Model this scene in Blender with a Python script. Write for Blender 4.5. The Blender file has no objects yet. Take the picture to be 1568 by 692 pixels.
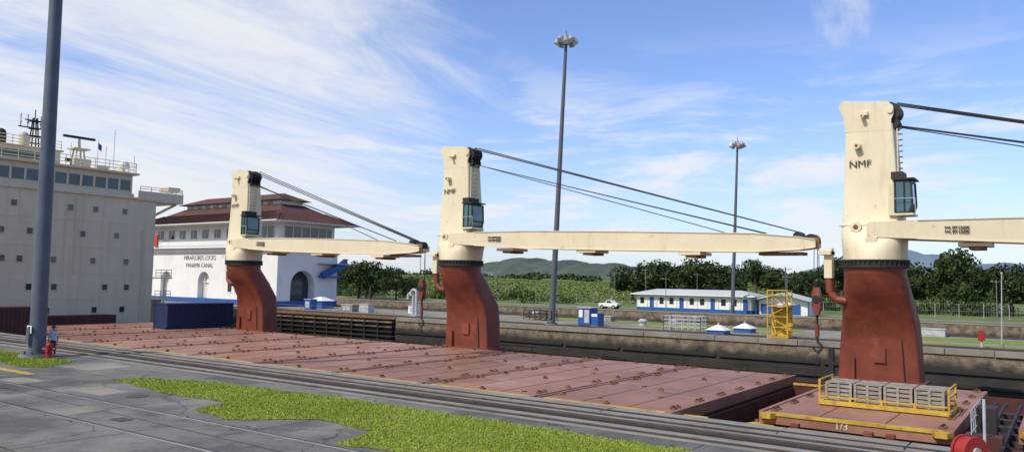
import bpy, bmesh, math, random
import numpy as np
from mathutils import Vector, Matrix
random.seed(4); rng=np.random.default_rng(7)
S=bpy.context.scene
COL=S.collection
# ---------------------------------------------------------------- materials
def mat(name, c1, c2=None, rough=0.6, scale=1.0, metal=0.0, bump=0.0, bscale=8.0, stretch=(1,1,1), dirt=None, dirt_amt=0.3, dscale=0.6, contrast=(0.35,0.65), spec=0.4, dthr=(0.52,0.72), dstretch=(1,1,1), vary=0.0, dirt2=None, d2scale=3.0, d2thr=(0.6,0.7), d2amt=0.6):
    m=bpy.data.materials.new(name); m.use_nodes=True
    nt=m.node_tree; N=nt.nodes; L=nt.links
    b=N['Principled BSDF']; b.inputs['Roughness'].default_value=rough; b.inputs['Metallic'].default_value=metal
    b.inputs['Specular IOR Level'].default_value=spec
    tc=N.new('ShaderNodeTexCoord'); mp=N.new('ShaderNodeMapping'); mp.inputs['Scale'].default_value=stretch
    L.new(tc.outputs['Object'],mp.inputs[0])
    if c2 is None: c2=tuple(x*0.85 for x in c1)
    n=N.new('ShaderNodeTexNoise'); n.inputs['Scale'].default_value=scale; n.inputs['Detail'].default_value=8; n.inputs['Roughness'].default_value=0.62
    L.new(mp.outputs[0],n.inputs['Vector'])
    r=N.new('ShaderNodeMapRange'); r.inputs[1].default_value=contrast[0]; r.inputs[2].default_value=contrast[1]
    L.new(n.outputs['Fac'],r.inputs[0])
    mx=N.new('ShaderNodeMix'); mx.data_type='RGBA'; mx.inputs[6].default_value=(*c1,1); mx.inputs[7].default_value=(*c2,1)
    L.new(r.outputs[0],mx.inputs[0]); out=mx.outputs[2]
    def layer(out,dirt,dscale,dthr,amt,dstretch,loc):
        mp2=N.new('ShaderNodeMapping'); mp2.inputs['Scale'].default_value=dstretch; mp2.inputs['Location'].default_value=loc
        L.new(tc.outputs['Object'],mp2.inputs[0])
        n2=N.new('ShaderNodeTexNoise'); n2.inputs['Scale'].default_value=dscale; n2.inputs['Detail'].default_value=9; n2.inputs['Roughness'].default_value=0.7
        L.new(mp2.outputs[0],n2.inputs['Vector'])
        r2=N.new('ShaderNodeMapRange'); r2.inputs[1].default_value=dthr[0]; r2.inputs[2].default_value=dthr[1]; r2.inputs[4].default_value=amt
        L.new(n2.outputs['Fac'],r2.inputs[0])
        m2=N.new('ShaderNodeMix'); m2.data_type='RGBA'; m2.inputs[7].default_value=(*dirt,1)
        L.new(r2.outputs[0],m2.inputs[0]); L.new(out,m2.inputs[6]); return m2.outputs[2]
    if dirt: out=layer(out,dirt,dscale,dthr,dirt_amt,dstretch,(3.1,7.7,1.3))
    if dirt2: out=layer(out,dirt2,d2scale,d2thr,d2amt,(1,1,1),(11.1,2.7,5.3))
    if vary>0:
        oi=N.new('ShaderNodeObjectInfo');rv=N.new('ShaderNodeMapRange');rv.inputs[3].default_value=1-vary;rv.inputs[4].default_value=1+vary
        L.new(oi.outputs['Random'],rv.inputs[0]);hs=N.new('ShaderNodeHueSaturation');L.new(rv.outputs[0],hs.inputs['Value']);L.new(out,hs.inputs['Color']);out=hs.outputs[0]
    L.new(out,b.inputs['Base Color'])
    if bump>0:
        nb=N.new('ShaderNodeTexNoise'); nb.inputs['Scale'].default_value=bscale; nb.inputs['Detail'].default_value=6
        L.new(tc.outputs['Object'],nb.inputs['Vector'])
        bp=N.new('ShaderNodeBump'); bp.inputs['Strength'].default_value=bump; bp.inputs['Distance'].default_value=0.05
        L.new(nb.outputs['Fac'],bp.inputs['Height']); L.new(bp.outputs[0],b.inputs['Normal'])
    return m
def leafmat(name,c1,c2,c3):
    m=bpy.data.materials.new(name); m.use_nodes=True
    nt=m.node_tree;N=nt.nodes;L=nt.links;b=N['Principled BSDF'];b.inputs['Roughness'].default_value=0.6;b.inputs['Specular IOR Level'].default_value=0.25
    g=N.new('ShaderNodeNewGeometry');cr=N.new('ShaderNodeValToRGB')
    e=cr.color_ramp.elements;e[0].color=(*c1,1);e[1].color=(*c3,1);e.new(0.5).color=(*c2,1)
    tc=N.new('ShaderNodeTexCoord');n=N.new('ShaderNodeTexNoise');n.inputs['Scale'].default_value=0.35;n.inputs['Detail'].default_value=4
    L.new(tc.outputs['Object'],n.inputs['Vector'])
    a=N.new('ShaderNodeMath');a.operation='MULTIPLY_ADD';a.inputs[1].default_value=0.5
    L.new(g.outputs['Random Per Island'],a.inputs[0])
    s=N.new('ShaderNodeMath');s.operation='MULTIPLY_ADD';s.inputs[1].default_value=1.6;s.inputs[2].default_value=-0.55
    L.new(n.outputs['Fac'],s.inputs[0]);L.new(s.outputs[0],a.inputs[2]);L.new(a.outputs[0],cr.inputs[0]);L.new(cr.outputs[0],b.inputs['Base Color'])
    return m
RUST=(0.16,0.06,0.025)
M={}
M['cream']=mat('cream_paint',(0.71,0.635,0.44),(0.65,0.575,0.39),0.45,0.5,dirt=(0.42,0.30,0.15),dirt_amt=0.5,dscale=1.1,dstretch=(1.6,1.6,0.22),dthr=(0.54,0.78),bump=0.04,dirt2=(0.24,0.11,0.04),d2scale=2.6,d2thr=(0.63,0.71),d2amt=0.75)
M['creamship']=mat('cream_ship_paint',(0.66,0.585,0.42),(0.60,0.53,0.375),0.55,0.3,dirt=(0.40,0.28,0.16),dirt_amt=0.5,dscale=0.7,dstretch=(2,2,0.12),dthr=(0.5,0.76))
M['red']=mat('oxide_red_paint',(0.22,0.052,0.028),(0.15,0.037,0.022),0.5,0.9,dirt=(0.06,0.022,0.015),dirt_amt=0.75,dscale=0.8,dstretch=(1,1,0.35),bump=0.06,dirt2=(0.30,0.11,0.06),d2scale=1.8,d2thr=(0.55,0.7),d2amt=0.45)  # dark stain layer doubles as jib shadow painted into the pedestal colour
M['hatch']=mat('hatch_cover_paint',(0.33,0.165,0.115),(0.235,0.105,0.068),0.55,0.22,dirt=(0.43,0.29,0.22),dirt_amt=0.65,dscale=0.22,bump=0.03,bscale=3,vary=0.14,dirt2=(0.115,0.055,0.036),d2scale=0.45,d2thr=(0.52,0.68),d2amt=0.65)
M['hatchd']=mat('coaming_paint',(0.10,0.03,0.022),(0.055,0.018,0.014),0.6,1.2,dirt=(0.02,0.012,0.01),dirt_amt=0.6)
M['dark']=mat('dark_steel',(0.02,0.019,0.018),(0.03,0.026,0.022),0.6,2)
M['black']=mat('black_rubber_grease',(0.012,0.012,0.013),(0.02,0.02,0.02),0.5,3)
M['yellow']=mat('yellow_paint',(0.60,0.40,0.045),(0.46,0.29,0.035),0.5,2,dirt=RUST,dirt_amt=0.7,dscale=2.2,dthr=(0.5,0.7))
M['ochre']=mat('ochre_fittings',(0.27,0.14,0.04),(0.10,0.045,0.02),0.7,6)
M['white']=mat('white_wall_paint',(0.80,0.79,0.76),(0.74,0.73,0.70),0.7,0.4,dirt=(0.45,0.43,0.38),dirt_amt=0.35,dscale=0.5,dstretch=(1.5,1.5,0.3))
M['wmark']=mat('white_marking',(0.62,0.58,0.54),(0.36,0.24,0.19),0.6,2.5)
M['letter']=mat('letter_black',(0.025,0.025,0.03),None,0.5)
M['letterg']=mat('letter_grey',(0.16,0.14,0.14),None,0.5)
M['blue']=mat('blue_paint',(0.025,0.10,0.36),(0.02,0.08,0.28),0.5,1.5,dirt=(0.05,0.06,0.1),dirt_amt=0.4)
M['bluedk']=mat('navy_container_paint',(0.012,0.025,0.09),(0.01,0.02,0.06),0.6,1)
M['maroon']=mat('maroon_container_paint',(0.09,0.03,0.03),(0.06,0.02,0.02),0.6,1)
M['roof']=mat('clay_roof',(0.105,0.042,0.033),(0.07,0.03,0.025),0.85,0.8,dirt=(0.16,0.09,0.07),dirt_amt=0.4,bump=0.3,bscale=6)
M['glass']=mat('dark_glass',(0.02,0.028,0.035),(0.03,0.04,0.05),0.08,0.5,spec=0.8)
M['cabglass']=mat('cab_glass',(0.05,0.15,0.17),(0.04,0.10,0.12),0.1,1.0,spec=0.8)
M['pole']=mat('painted_steel_pole',(0.10,0.12,0.155),(0.075,0.09,0.115),0.5,0.8,dirt=(0.2,0.2,0.2),dirt_amt=0.3,dstretch=(1,1,0.2))
M['polegal']=mat('galvanised_pole',(0.11,0.12,0.135),(0.08,0.088,0.10),0.5,1.5)
M['galv']=mat('galvanised_steel',(0.50,0.51,0.52),(0.36,0.37,0.38),0.45,3)
M['fence']=mat('fence_wire',(0.20,0.21,0.20),(0.13,0.14,0.13),0.6,3)
M['lamp']=mat('floodlight_housing',(0.45,0.47,0.49),(0.3,0.31,0.33),0.35,3,metal=0.3)
M['rail']=mat('rail_steel',(0.075,0.058,0.048),(0.04,0.03,0.025),0.6,2)
M['railtop']=mat('polished_rail',(0.42,0.41,0.40),(0.3,0.28,0.26),0.3,2,metal=0.6)
M['concrete']=mat('lock_concrete',(0.29,0.26,0.215),(0.19,0.172,0.142),0.9,0.35,dirt=(0.09,0.08,0.065),dirt_amt=0.7,dscale=0.5,bump=0.3,bscale=5)
M['grass']=mat('lawn',(0.20,0.255,0.024),(0.14,0.19,0.018),0.95,1.4,dirt=(0.26,0.27,0.07),dirt_amt=0.5,dscale=0.8,bump=0.6,bscale=20)
M['grassfar']=mat('grass_ground',(0.13,0.18,0.035),(0.085,0.125,0.026),0.95,0.15,dirt=(0.20,0.20,0.08),dirt_amt=0.6,dscale=0.05,bump=0.5,bscale=2)
M['bark']=mat('bark',(0.10,0.075,0.055),(0.06,0.045,0.03),0.9,3)
M['wood']=mat('weathered_wood',(0.36,0.32,0.27),(0.20,0.17,0.14),0.85,3,stretch=(1,1,5))
M['skin']=mat('skin',(0.30,0.16,0.10),None,0.6)
M['shirt']=mat('shirt_cloth',(0.55,0.60,0.68),None,0.8)
M['trouser']=mat('trouser_cloth',(0.03,0.035,0.06),None,0.85)
M['hyd']=mat('hydrant_red',(0.36,0.025,0.02),(0.27,0.02,0.015),0.45,4)
M['water']=mat('canal_water',(0.02,0.035,0.028),(0.03,0.045,0.035),0.08,0.3,bump=0.2,bscale=1.5)
M['orange']=mat('red_flag_orange',(0.55,0.06,0.03),None,0.6)
M['city']=mat('city_walls',(0.50,0.51,0.52),(0.40,0.42,0.44),0.8,0.05)
M['hill']=mat('hill_forest_hazed',(0.042,0.068,0.05),(0.075,0.105,0.08),0.95,0.03,bump=1,bscale=0.06)  # bluish green: some aerial haze is mixed into the forest colour
M['hillfar']=mat('far_hill_forest_hazed',(0.11,0.165,0.23),(0.14,0.195,0.26),0.95,0.01)  # base colour carries painted distance haze, no volume behind it
M['leaf']=leafmat('tree_leaves',(0.010,0.019,0.006),(0.032,0.054,0.013),(0.09,0.12,0.03))
M['leafl']=leafmat('shrub_leaves',(0.03,0.05,0.012),(0.07,0.11,0.022),(0.14,0.19,0.045))
M['reed']=leafmat('tall_grass',(0.13,0.175,0.038),(0.155,0.20,0.048),(0.19,0.23,0.068))
M['blade']=leafmat('grass_blades',(0.15,0.20,0.015),(0.24,0.31,0.03),(0.33,0.38,0.06))
def pavement():
    m=mat('foreground_pavement',(0.225,0.213,0.193),(0.13,0.125,0.115),0.88,0.33,dirt=(0.065,0.063,0.058),dirt_amt=0.75,dscale=0.22,bump=0.35,bscale=9,dthr=(0.48,0.60),dirt2=(0.33,0.31,0.28),d2scale=1.7,d2thr=(0.6,0.72),d2amt=0.5)
    N=m.node_tree.nodes;L=m.node_tree.links;b=N['Principled BSDF']
    src=b.inputs['Base Color'].links[0].from_socket
    tc=N.new('ShaderNodeTexCoord');mp=N.new('ShaderNodeMapping');mp.inputs['Scale'].default_value=(0.16,0.16,0.16);mp.inputs['Rotation'].default_value=(0,0,0.02)
    L.new(tc.outputs['Object'],mp.inputs[0])
    br=N.new('ShaderNodeTexBrick');br.offset=0.35;br.inputs['Color1'].default_value=(1,1,1,1);br.inputs['Color2'].default_value=(0.74,0.74,0.74,1);br.inputs['Mortar'].default_value=(0.25,0.25,0.25,1);br.inputs['Scale'].default_value=1;br.inputs['Mortar Size'].default_value=0.005;br.inputs['Brick Width'].default_value=0.95;br.inputs['Row Height'].default_value=0.62
    L.new(mp.outputs[0],br.inputs['Vector'])
    mx=N.new('ShaderNodeMix');mx.data_type='RGBA';mx.blend_type='MULTIPLY';mx.inputs[0].default_value=0.9
    L.new(src,mx.inputs[6]);L.new(br.outputs['Color'],mx.inputs[7])
    nn=N.new('ShaderNodeTexNoise');nn.inputs['Scale'].default_value=0.9;nn.inputs['Detail'].default_value=5;L.new(tc.outputs['Object'],nn.inputs['Vector'])
    va=N.new('ShaderNodeVectorMath');va.operation='MULTIPLY_ADD';va.inputs[1].default_value=(1.6,1.6,1.6);L.new(nn.outputs['Color'],va.inputs[0]);L.new(tc.outputs['Object'],va.inputs[2])
    vo=N.new('ShaderNodeTexVoronoi');vo.feature='DISTANCE_TO_EDGE';vo.inputs['Scale'].default_value=0.2;L.new(va.outputs[0],vo.inputs['Vector'])
    cr=N.new('ShaderNodeMapRange');cr.inputs[1].default_value=0.002;cr.inputs[2].default_value=0.009;cr.inputs[3].default_value=0.38;cr.inputs[4].default_value=1.0;L.new(vo.outputs['Distance'],cr.inputs[0])
    m3=N.new('ShaderNodeMix');m3.data_type='RGBA';m3.blend_type='MULTIPLY';m3.inputs[0].default_value=1;L.new(mx.outputs[2],m3.inputs[6]);L.new(cr.outputs[0],m3.inputs[7])
    L.new(m3.outputs[2],b.inputs['Base Color'])
    return m
M['pave']=pavement()
def lockwall():
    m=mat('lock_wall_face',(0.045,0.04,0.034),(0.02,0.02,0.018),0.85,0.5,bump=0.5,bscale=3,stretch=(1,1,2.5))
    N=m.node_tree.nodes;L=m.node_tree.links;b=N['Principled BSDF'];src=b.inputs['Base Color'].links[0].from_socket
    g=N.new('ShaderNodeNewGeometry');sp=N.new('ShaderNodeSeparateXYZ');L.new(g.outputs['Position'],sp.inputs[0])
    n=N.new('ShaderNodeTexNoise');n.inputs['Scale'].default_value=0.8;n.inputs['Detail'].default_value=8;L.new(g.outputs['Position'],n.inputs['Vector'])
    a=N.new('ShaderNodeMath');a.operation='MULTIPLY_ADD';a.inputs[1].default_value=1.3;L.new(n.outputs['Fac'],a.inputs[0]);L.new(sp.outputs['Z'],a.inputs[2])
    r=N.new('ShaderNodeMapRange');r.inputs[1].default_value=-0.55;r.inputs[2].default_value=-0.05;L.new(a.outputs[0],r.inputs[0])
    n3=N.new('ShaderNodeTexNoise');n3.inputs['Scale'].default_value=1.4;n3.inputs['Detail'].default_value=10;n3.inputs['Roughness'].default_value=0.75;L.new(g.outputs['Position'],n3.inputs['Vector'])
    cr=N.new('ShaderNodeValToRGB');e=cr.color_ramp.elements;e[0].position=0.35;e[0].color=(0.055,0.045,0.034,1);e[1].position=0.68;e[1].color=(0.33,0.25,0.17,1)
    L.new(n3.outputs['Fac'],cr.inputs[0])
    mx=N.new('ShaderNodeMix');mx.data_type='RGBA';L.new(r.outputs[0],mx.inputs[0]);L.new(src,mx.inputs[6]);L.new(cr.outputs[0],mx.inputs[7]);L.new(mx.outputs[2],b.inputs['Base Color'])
    return m
M['lockwall']=lockwall()
# ---------------------------------------------------------------- mesh builder
class MB:
    def __init__(s): s.v=[];s.f=[];s.m=[];s.sm=[];s.mats=[]
    def mi(s,k):
        if k not in s.mats: s.mats.append(k)
        return s.mats.index(k)
    def face(s,pts,k,sm=False):
        n=len(s.v); s.v+= [tuple(p) for p in pts]; s.f.append(list(range(n,n+len(pts)))); s.m.append(s.mi(k)); s.sm.append(sm)
    def poly(s,V,F,k,sm=False):
        n=len(s.v); s.v+=[tuple(p) for p in V]
        for f in F: s.f.append([n+i for i in f]); s.m.append(s.mi(k)); s.sm.append(sm)
    def box(s,x0,x1,y0,y1,z0,z1,k):
        V=[(x0,y0,z0),(x1,y0,z0),(x1,y1,z0),(x0,y1,z0),(x0,y0,z1),(x1,y0,z1),(x1,y1,z1),(x0,y1,z1)]
        s.poly(V,[(0,3,2,1),(4,5,6,7),(0,1,5,4),(1,2,6,5),(2,3,7,6),(3,0,4,7)],k)
    def beam(s,p0,p1,w,h,k):
        p0=Vector(p0);p1=Vector(p1);d=(p1-p0).normalized()
        up=Vector((0,0,1)) if abs(d.z)<0.95 else Vector((1,0,0))
        a=d.cross(up).normalized()*w/2;b=a.cross(d).normalized()*h/2
        V=[p0-a-b,p0+a-b,p0+a+b,p0-a+b,p1-a-b,p1+a-b,p1+a+b,p1-a+b]
        s.poly(V,[(0,3,2,1),(4,5,6,7),(0,1,5,4),(1,2,6,5),(2,3,7,6),(3,0,4,7)],k)
    def loft(s,rings,k,caps=True,sm=True):
        n=len(rings[0]);V=[p for r in rings for p in r];F=[]
        for i in range(len(rings)-1):
            for j in range(n):
                F.append((i*n+j,i*n+(j+1)%n,(i+1)*n+(j+1)%n,(i+1)*n+j))
        s.poly(V,F,k,sm)
        if caps: s.face(list(reversed(rings[0])),k); s.face(rings[-1],k)
    def cyl(s,p0,p1,r0,k,r1=None,n=12,caps=True):
        if r1 is None:r1=r0
        p0=Vector(p0);p1=Vector(p1);d=(p1-p0).normalized()
        up=Vector((0,0,1)) if abs(d.z)<0.95 else Vector((1,0,0))
        a=d.cross(up).normalized();b=d.cross(a).normalized()
        R=[]
        for p,r in((p0,r0),(p1,r1)):
            R.append([p+(a*math.cos(t)+b*math.sin(t))*r for t in [2*math.pi*i/n for i in range(n)]])
        s.loft(R,k,caps)
    def tube(s,pts,r,k,n=8):
        for a,b in zip(pts[:-1],pts[1:]): s.cyl(a,b,r,k,n=n)
    def sph(s,c,r,k,n=14,sz=1.0,zmin=-1):
        R=[]
        m=8
        for i in range(m+1):
            t=-math.pi/2+math.pi*i/m
            zz=max(math.sin(t),zmin)
            R.append([(c[0]+r*math.cos(t)*math.cos(2*math.pi*j/n)+1e-5*j,c[1]+r*math.cos(t)*math.sin(2*math.pi*j/n),c[2]+r*sz*zz) for j in range(n)])
        s.loft(R,k,False)
    def prism(s,prof,y0,y1,k):
        A=[(x,y0,z) for x,z in prof];B=[(x,y1,z) for x,z in prof]
        n=len(prof)
        s.poly(A+B,[tuple(range(n)),tuple(reversed(range(n,2*n)))]+[(i,i+n,(i+1)%n+n,(i+1)%n) for i in range(n)],k)
    def prismx(s,prof,x0,x1,k):
        A=[(x0,y,z) for y,z in prof];B=[(x1,y,z) for y,z in prof];n=len(prof)
        s.poly(A+B,[tuple(range(n)),tuple(reversed(range(n,2*n)))]+[(i,i+n,(i+1)%n+n,(i+1)%n) for i in range(n)],k)
    def prismz(s,prof,z0,z1,k):
        A=[(x,y,z0) for x,y in prof];B=[(x,y,z1) for x,y in prof];n=len(prof)
        s.poly(A+B,[tuple(range(n)),tuple(reversed(range(n,2*n)))]+[(i,i+n,(i+1)%n+n,(i+1)%n) for i in range(n)],k)
    def railing(s,pts,h,k,sp=1.5,r=0.03,rows=3):
        for a,b in zip(pts[:-1],pts[1:]):
            a=Vector(a);b=Vector(b);n=max(1,int((b-a).length/sp))
            for i in range(n+1):
                p=a.lerp(b,i/n); s.cyl(p,p+Vector((0,0,h)),r,k,n=5)
            for j in range(rows):
                z=Vector((0,0,h*(j+1)/rows)); s.cyl(a+z,b+z,r,k,n=5)
    def finish(s,name,parent=None,bevel=0,recalc=True):
        me=bpy.data.meshes.new(name); me.from_pydata(s.v,[],s.f)
        for k in s.mats: me.materials.append(M[k])
        me.polygons.foreach_set('material_index',s.m); me.polygons.foreach_set('use_smooth',s.sm)
        me.update()
        if recalc:
            bm=bmesh.new();bm.from_mesh(me);bmesh.ops.recalc_face_normals(bm,faces=bm.faces);bm.to_mesh(me);bm.free()
        o=bpy.data.objects.new(name,me);COL.objects.link(o)
        if parent:o.parent=parent
        if bevel>0:
            b=o.modifiers.new('bevel','BEVEL');b.width=bevel;b.segments=2;b.limit_method='ANGLE'
        return o
def empty(name):
    e=bpy.data.objects.new(name,None);COL.objects.link(e);e.empty_display_size=1;return e
def text(name,body,loc,size,k,rot=(math.pi/2,0,0),parent=None,ext=0.01,off=0.0,sx=1):
    c=bpy.data.curves.new(name,'FONT');c.body=body;c.size=size;c.extrude=ext;c.offset=off;c.align_x='CENTER';c.align_y='CENTER'
    o=bpy.data.objects.new(name,c);COL.objects.link(o)
    bpy.context.view_layer.update()
    me=bpy.data.meshes.new_from_object(o.evaluated_get(bpy.context.evaluated_depsgraph_get()))
    bpy.data.objects.remove(o)
    me.materials.clear();me.materials.append(M[k])
    o=bpy.data.objects.new(name,me);COL.objects.link(o);o.location=loc;o.rotation_euler=rot;o.scale=(sx,1,1)
    if parent:o.parent=parent
    return o
def arrmesh(name,V,F,mats,parent=None):
    me=bpy.data.meshes.new(name)
    nv=len(V);nf=len(F);k=F.shape[1]
    me.vertices.add(nv);me.vertices.foreach_set('co',np.asarray(V,dtype=np.float32).ravel())
    me.loops.add(nf*k);me.loops.foreach_set('vertex_index',F.astype(np.int32).ravel())
    me.polygons.add(nf);me.polygons.foreach_set('loop_start',np.arange(0,nf*k,k,dtype=np.int32));me.polygons.foreach_set('loop_total',np.full(nf,k,dtype=np.int32))
    me.update(calc_edges=True)
    for m in mats: me.materials.append(M[m])
    return me
def addobj(name,me,parent=None,loc=(0,0,0),rot=0,sc=1):
    o=bpy.data.objects.new(name,me);COL.objects.link(o);o.location=loc;o.rotation_euler=(0,0,rot);o.scale=(sc,sc,sc) if not hasattr(sc,'__len__') else sc
    if parent:o.parent=parent
    return o
def leafquads(lobes,per,size):
    P=[]
    for (c,r) in lobes:
        vol=max(1,int(per*(r[0]*r[1]*r[2])**(2/3)))
        d=rng.normal(size=(vol,3));d/=np.linalg.norm(d,axis=1)[:,None]
        rr=rng.random(vol)**0.33*(0.8+0.3*rng.random(vol))
        q=d*rr[:,None]
        P.append(np.array(c)+q*np.array(r))
    P=np.concatenate(P);n=len(P)
    a=rng.normal(size=(n,3));a/=np.linalg.norm(a,axis=1)[:,None]
    b=rng.normal(size=(n,3));b-= (a*b).sum(1)[:,None]*a;b/=np.linalg.norm(b,axis=1)[:,None]
    s=size*(0.6+0.8*rng.random(n))[:,None]
    V=np.stack([P-a*s,P-b*s*0.6,P+a*s,P+b*s*0.6],1).reshape(-1,3)
    F=np.arange(4*n).reshape(-1,4)
    return V,F
# ---------------------------------------------------------------- ground / lock
EDGE=22.6
CW0,CW1=60.0,80.0
FB=104.0
b=MB();b.face([(-3000,-3000,0),(3000,-3000,0),(3000,EDGE,0),(-3000,EDGE,0)],'pave');b.finish('ground',recalc=False)
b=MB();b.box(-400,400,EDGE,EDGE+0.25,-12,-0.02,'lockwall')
x=-120
while x<40:
    w=random.uniform(3,6);b.box(x,x+w-.04,EDGE-0.75,EDGE+0.27,0.004,0.03+random.random()*.02,'concrete');x+=w
b.finish('near_lock_wall')
b=MB();b.face([(-3000,EDGE+0.2,-8),(3000,EDGE+0.2,-8),(3000,FB,-8),(-3000,FB,-8)],'water');b.finish('canal_water',recalc=False)
b=MB()
pf=[(-57.5,CW0),(400,CW0),(400,CW1),(-400,CW1),(-400,CW0),(-84,CW0),(-84,CW0+3.0),(-57.5,CW0+3.0)]
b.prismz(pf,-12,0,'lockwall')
b.face([(x,y,0.006) for x,y in pf],'concrete')
x=-57.3
while x<60:
    w=random.uniform(2.4,5.5)
    b.box(x,x+w-0.05,CW0-0.10-random.random()*0.05,CW0+0.9,-0.30,0.05+random.random()*0.03,'concrete')
    x+=w
for i in range(26):
    xx=random.uniform(-57,10)
    if i%3==0: b.box(xx,xx+0.35,CW0-0.16,CW0-0.02,-12,-0.35,'dark')
for z0_,z1_ in ((-1.55,-1.35),(-2.45,-2.25)):
    x=-57.5
    while x<60:
        w=random.uniform(4,9);b.box(x,x+w-.3,CW0-0.15,CW0-0.02,z0_,z1_,'dark');x+=w
b.finish('center_lock_wall')
b=MB()
b.box(-83,-58.6,CW0+0.7,CW0+2.0,-10,-0.25,'dark')
for z in (-0.5,-1.0,-1.5,-2.0,-2.5,-3.2):
    b.box(-83.0,-58.4,CW0+0.35,CW0+0.68,z-0.1,z+0.05,'dark' if z<-1.2 else 'lockwall')
for x in np.arange(-82.5,-58.5,2.0): b.box(x,x+0.15,CW0+0.3,CW0+0.66,-4,-0.3,'dark')
b.box(-83,-58.2,CW0+0.5,CW0+2.0,-0.22,-0.1,'ochre')
b.railing([(-83,CW0+0.6,-0.1),(-58.4,CW0+0.6,-0.1)],0.9,'fence',sp=2.4,r=0.022,rows=2)
b.finish('lock_gate')
def fh(x,y):
    t=min(max((y-140)/130,0),1);t=t*t*(3-2*t)
    s=min(max((-20-x)/50,0),1);s=s*s*(3-2*s)
    d=min(max((y-1000)/1500,0),1)
    return t*s*5.2*(1+0.12*math.sin(x*0.05)+0.1*math.sin(y*0.06+x*0.03))*(1-d)
xs=sorted(set([-4000,-2500,-1500,-1000,-700,-500]+list(range(-400,200,12))+[300,500,1000,2500,4000]))
ys=sorted(set([FB]+list(range(110,420,10))+[450,500,600,800,1100,1600,2400,4000,7000]))
b=MB();V=[(x,y,fh(x,y)) for y in ys for x in xs];n=len(xs)
b.poly(V,[(j*n+i,j*n+i+1,(j+1)*n+i+1,(j+1)*n+i) for j in range(len(ys)-1) for i in range(n-1)],'grassfar',True)
b.finish('far_ground',recalc=False)
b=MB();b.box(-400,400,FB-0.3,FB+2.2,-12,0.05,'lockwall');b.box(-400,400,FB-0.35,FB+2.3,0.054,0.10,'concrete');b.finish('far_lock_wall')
b=MB();b.face([(-300,113,0.02),(200,113,0.02),(200,118,0.02),(-300,118,0.02)],'concrete');b.finish('service_road',recalc=False)
b=MB()
for x0,x1,y0,y1 in [(-14,80,63.2,66.5),(-14,80,69.5,74.5),(-52,-20,72,76),(-33,-18,66.8,69.0)]:
    pts=[]
    m_=int((x1-x0)/1.5)
    for i in range(m_+1): pts.append((x0+(x1-x0)*i/m_,y0+random.uniform(-.15,.15),0.012))
    for i in range(m_+1): pts.append((x1-(x1-x0)*i/m_,y1+random.uniform(-.15,.15),0.012))
    b.face(pts,'grass')
b.finish('centre_wall_grass',recalc=False)
b=MB();
for yy in (61.7,63.0,76.8,78.2):
    b.box(-400,400,yy-0.06,yy+0.06,0.01,0.09,'rail')
b.finish('centre_wall_rails')
lawns=[[(-29.9,15.8),(-29.4,16.9),(-26.8,17.9),(-20.3,18.5),(-8,18.3),(12,18.3),(12,14.5),(-10.6,14.5),(-12.6,13.6),(-14.6,13.3),(-15.1,15.0),(-17.6,15.2),(-19.3,13.6),(-21.6,13.9),(-21.8,15.3),(-25.5,15.2)],
       [(-70,17.9),(-37,17.9),(-35.6,15.9),(-36.5,15.4),(-70,15.4)]]
def inpoly(p,poly):
    x,y=p;c=False;j=len(poly)-1
    for i in range(len(poly)):
        xi,yi=poly[i];xj,yj=poly[j]
        if (yi>y)!=(yj>y) and x<(xj-xi)*(y-yi)/(yj-yi)+xi:c=not c
        j=i
    return c
for L_,nb in zip(lawns,(120000,26000)):
    pts=[]
    for i in range(len(L_)):
        a=L_[i];c=L_[(i+1)%len(L_)];d=math.dist(a,c);k=max(1,int(d/0.4))
        for j in range(k):
            t=j/k;pts.append((a[0]+(c[0]-a[0])*t+random.uniform(-.1,.1),a[1]+(c[1]-a[1])*t+random.uniform(-.1,.1)))
    b=MB();b.face([(x,y,0.012) for x,y in pts],'grass');lw=b.finish('lawn',recalc=False)
    xx=[p[0] for p in L_];yy=[p[1] for p in L_]
    x0=max(min(xx),-50);P=rng.random((nb,2))*[max(xx)-x0,max(yy)-min(yy)]+[x0,min(yy)]
    P=np.array([p for p in P if inpoly(p,pts)]);n=len(P)
    th=rng.random(n)*6.283;w=0.012+0.012*rng.random(n);h=0.02+0.045*rng.random(n)
    c=np.stack([np.cos(th),np.sin(th)],1)
    lean=(rng.random((n,2))-.5)*0.07
    V=np.zeros((n,3,3));V[:,0,:2]=P-c*w[:,None];V[:,1,:2]=P+c*w[:,None];V[:,2,:2]=P+lean;V[:,:2,2]=0.01;V[:,2,2]=h
    addobj('blades',arrmesh('blades',V.reshape(-1,3),np.arange(3*n).reshape(-1,3),['blade']),lw)
# tow locomotive track
b=MB()
b.face([(-400,19.2,0.005),(400,19.2,0.005),(400,21.8,0.005),(-400,21.8,0.005)],'concrete')
for yy in (19.65,21.45):
    b.box(-400,400,yy-0.11,yy+0.11,0.006,0.05,'rail'); b.box(-400,400,yy-0.03,yy+0.03,0.052,0.075,'railtop')
b.box(-400,400,20.42,20.68,0.006,0.09,'rail')
b.box(-400,400,20.28,20.40,0.006,0.03,'dark');b.box(-400,400,20.70,20.82,0.006,0.03,'dark')
b.box(-400,400,22.0,22.18,0.006,0.055,'dark')
b.finish('towing_track')
b=MB()
for yy in (12.95,10.85):
    pts=[(-120,yy-0.6),(-60,yy-0.3),(-31,yy-0.1),(-20,yy),(-8,yy+0.1),(30,yy+0.2)]
    for p,q in zip(pts[:-1],pts[1:]):
        b.beam((*p,0.008),(*q,0.008),0.07,0.016,'railtop')
        b.beam((p[0],p[1]+0.09,0.006),(q[0],q[1]+0.09,0.006),0.09,0.008,'black')
b.finish('return_track_rails')
b=MB()
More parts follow.
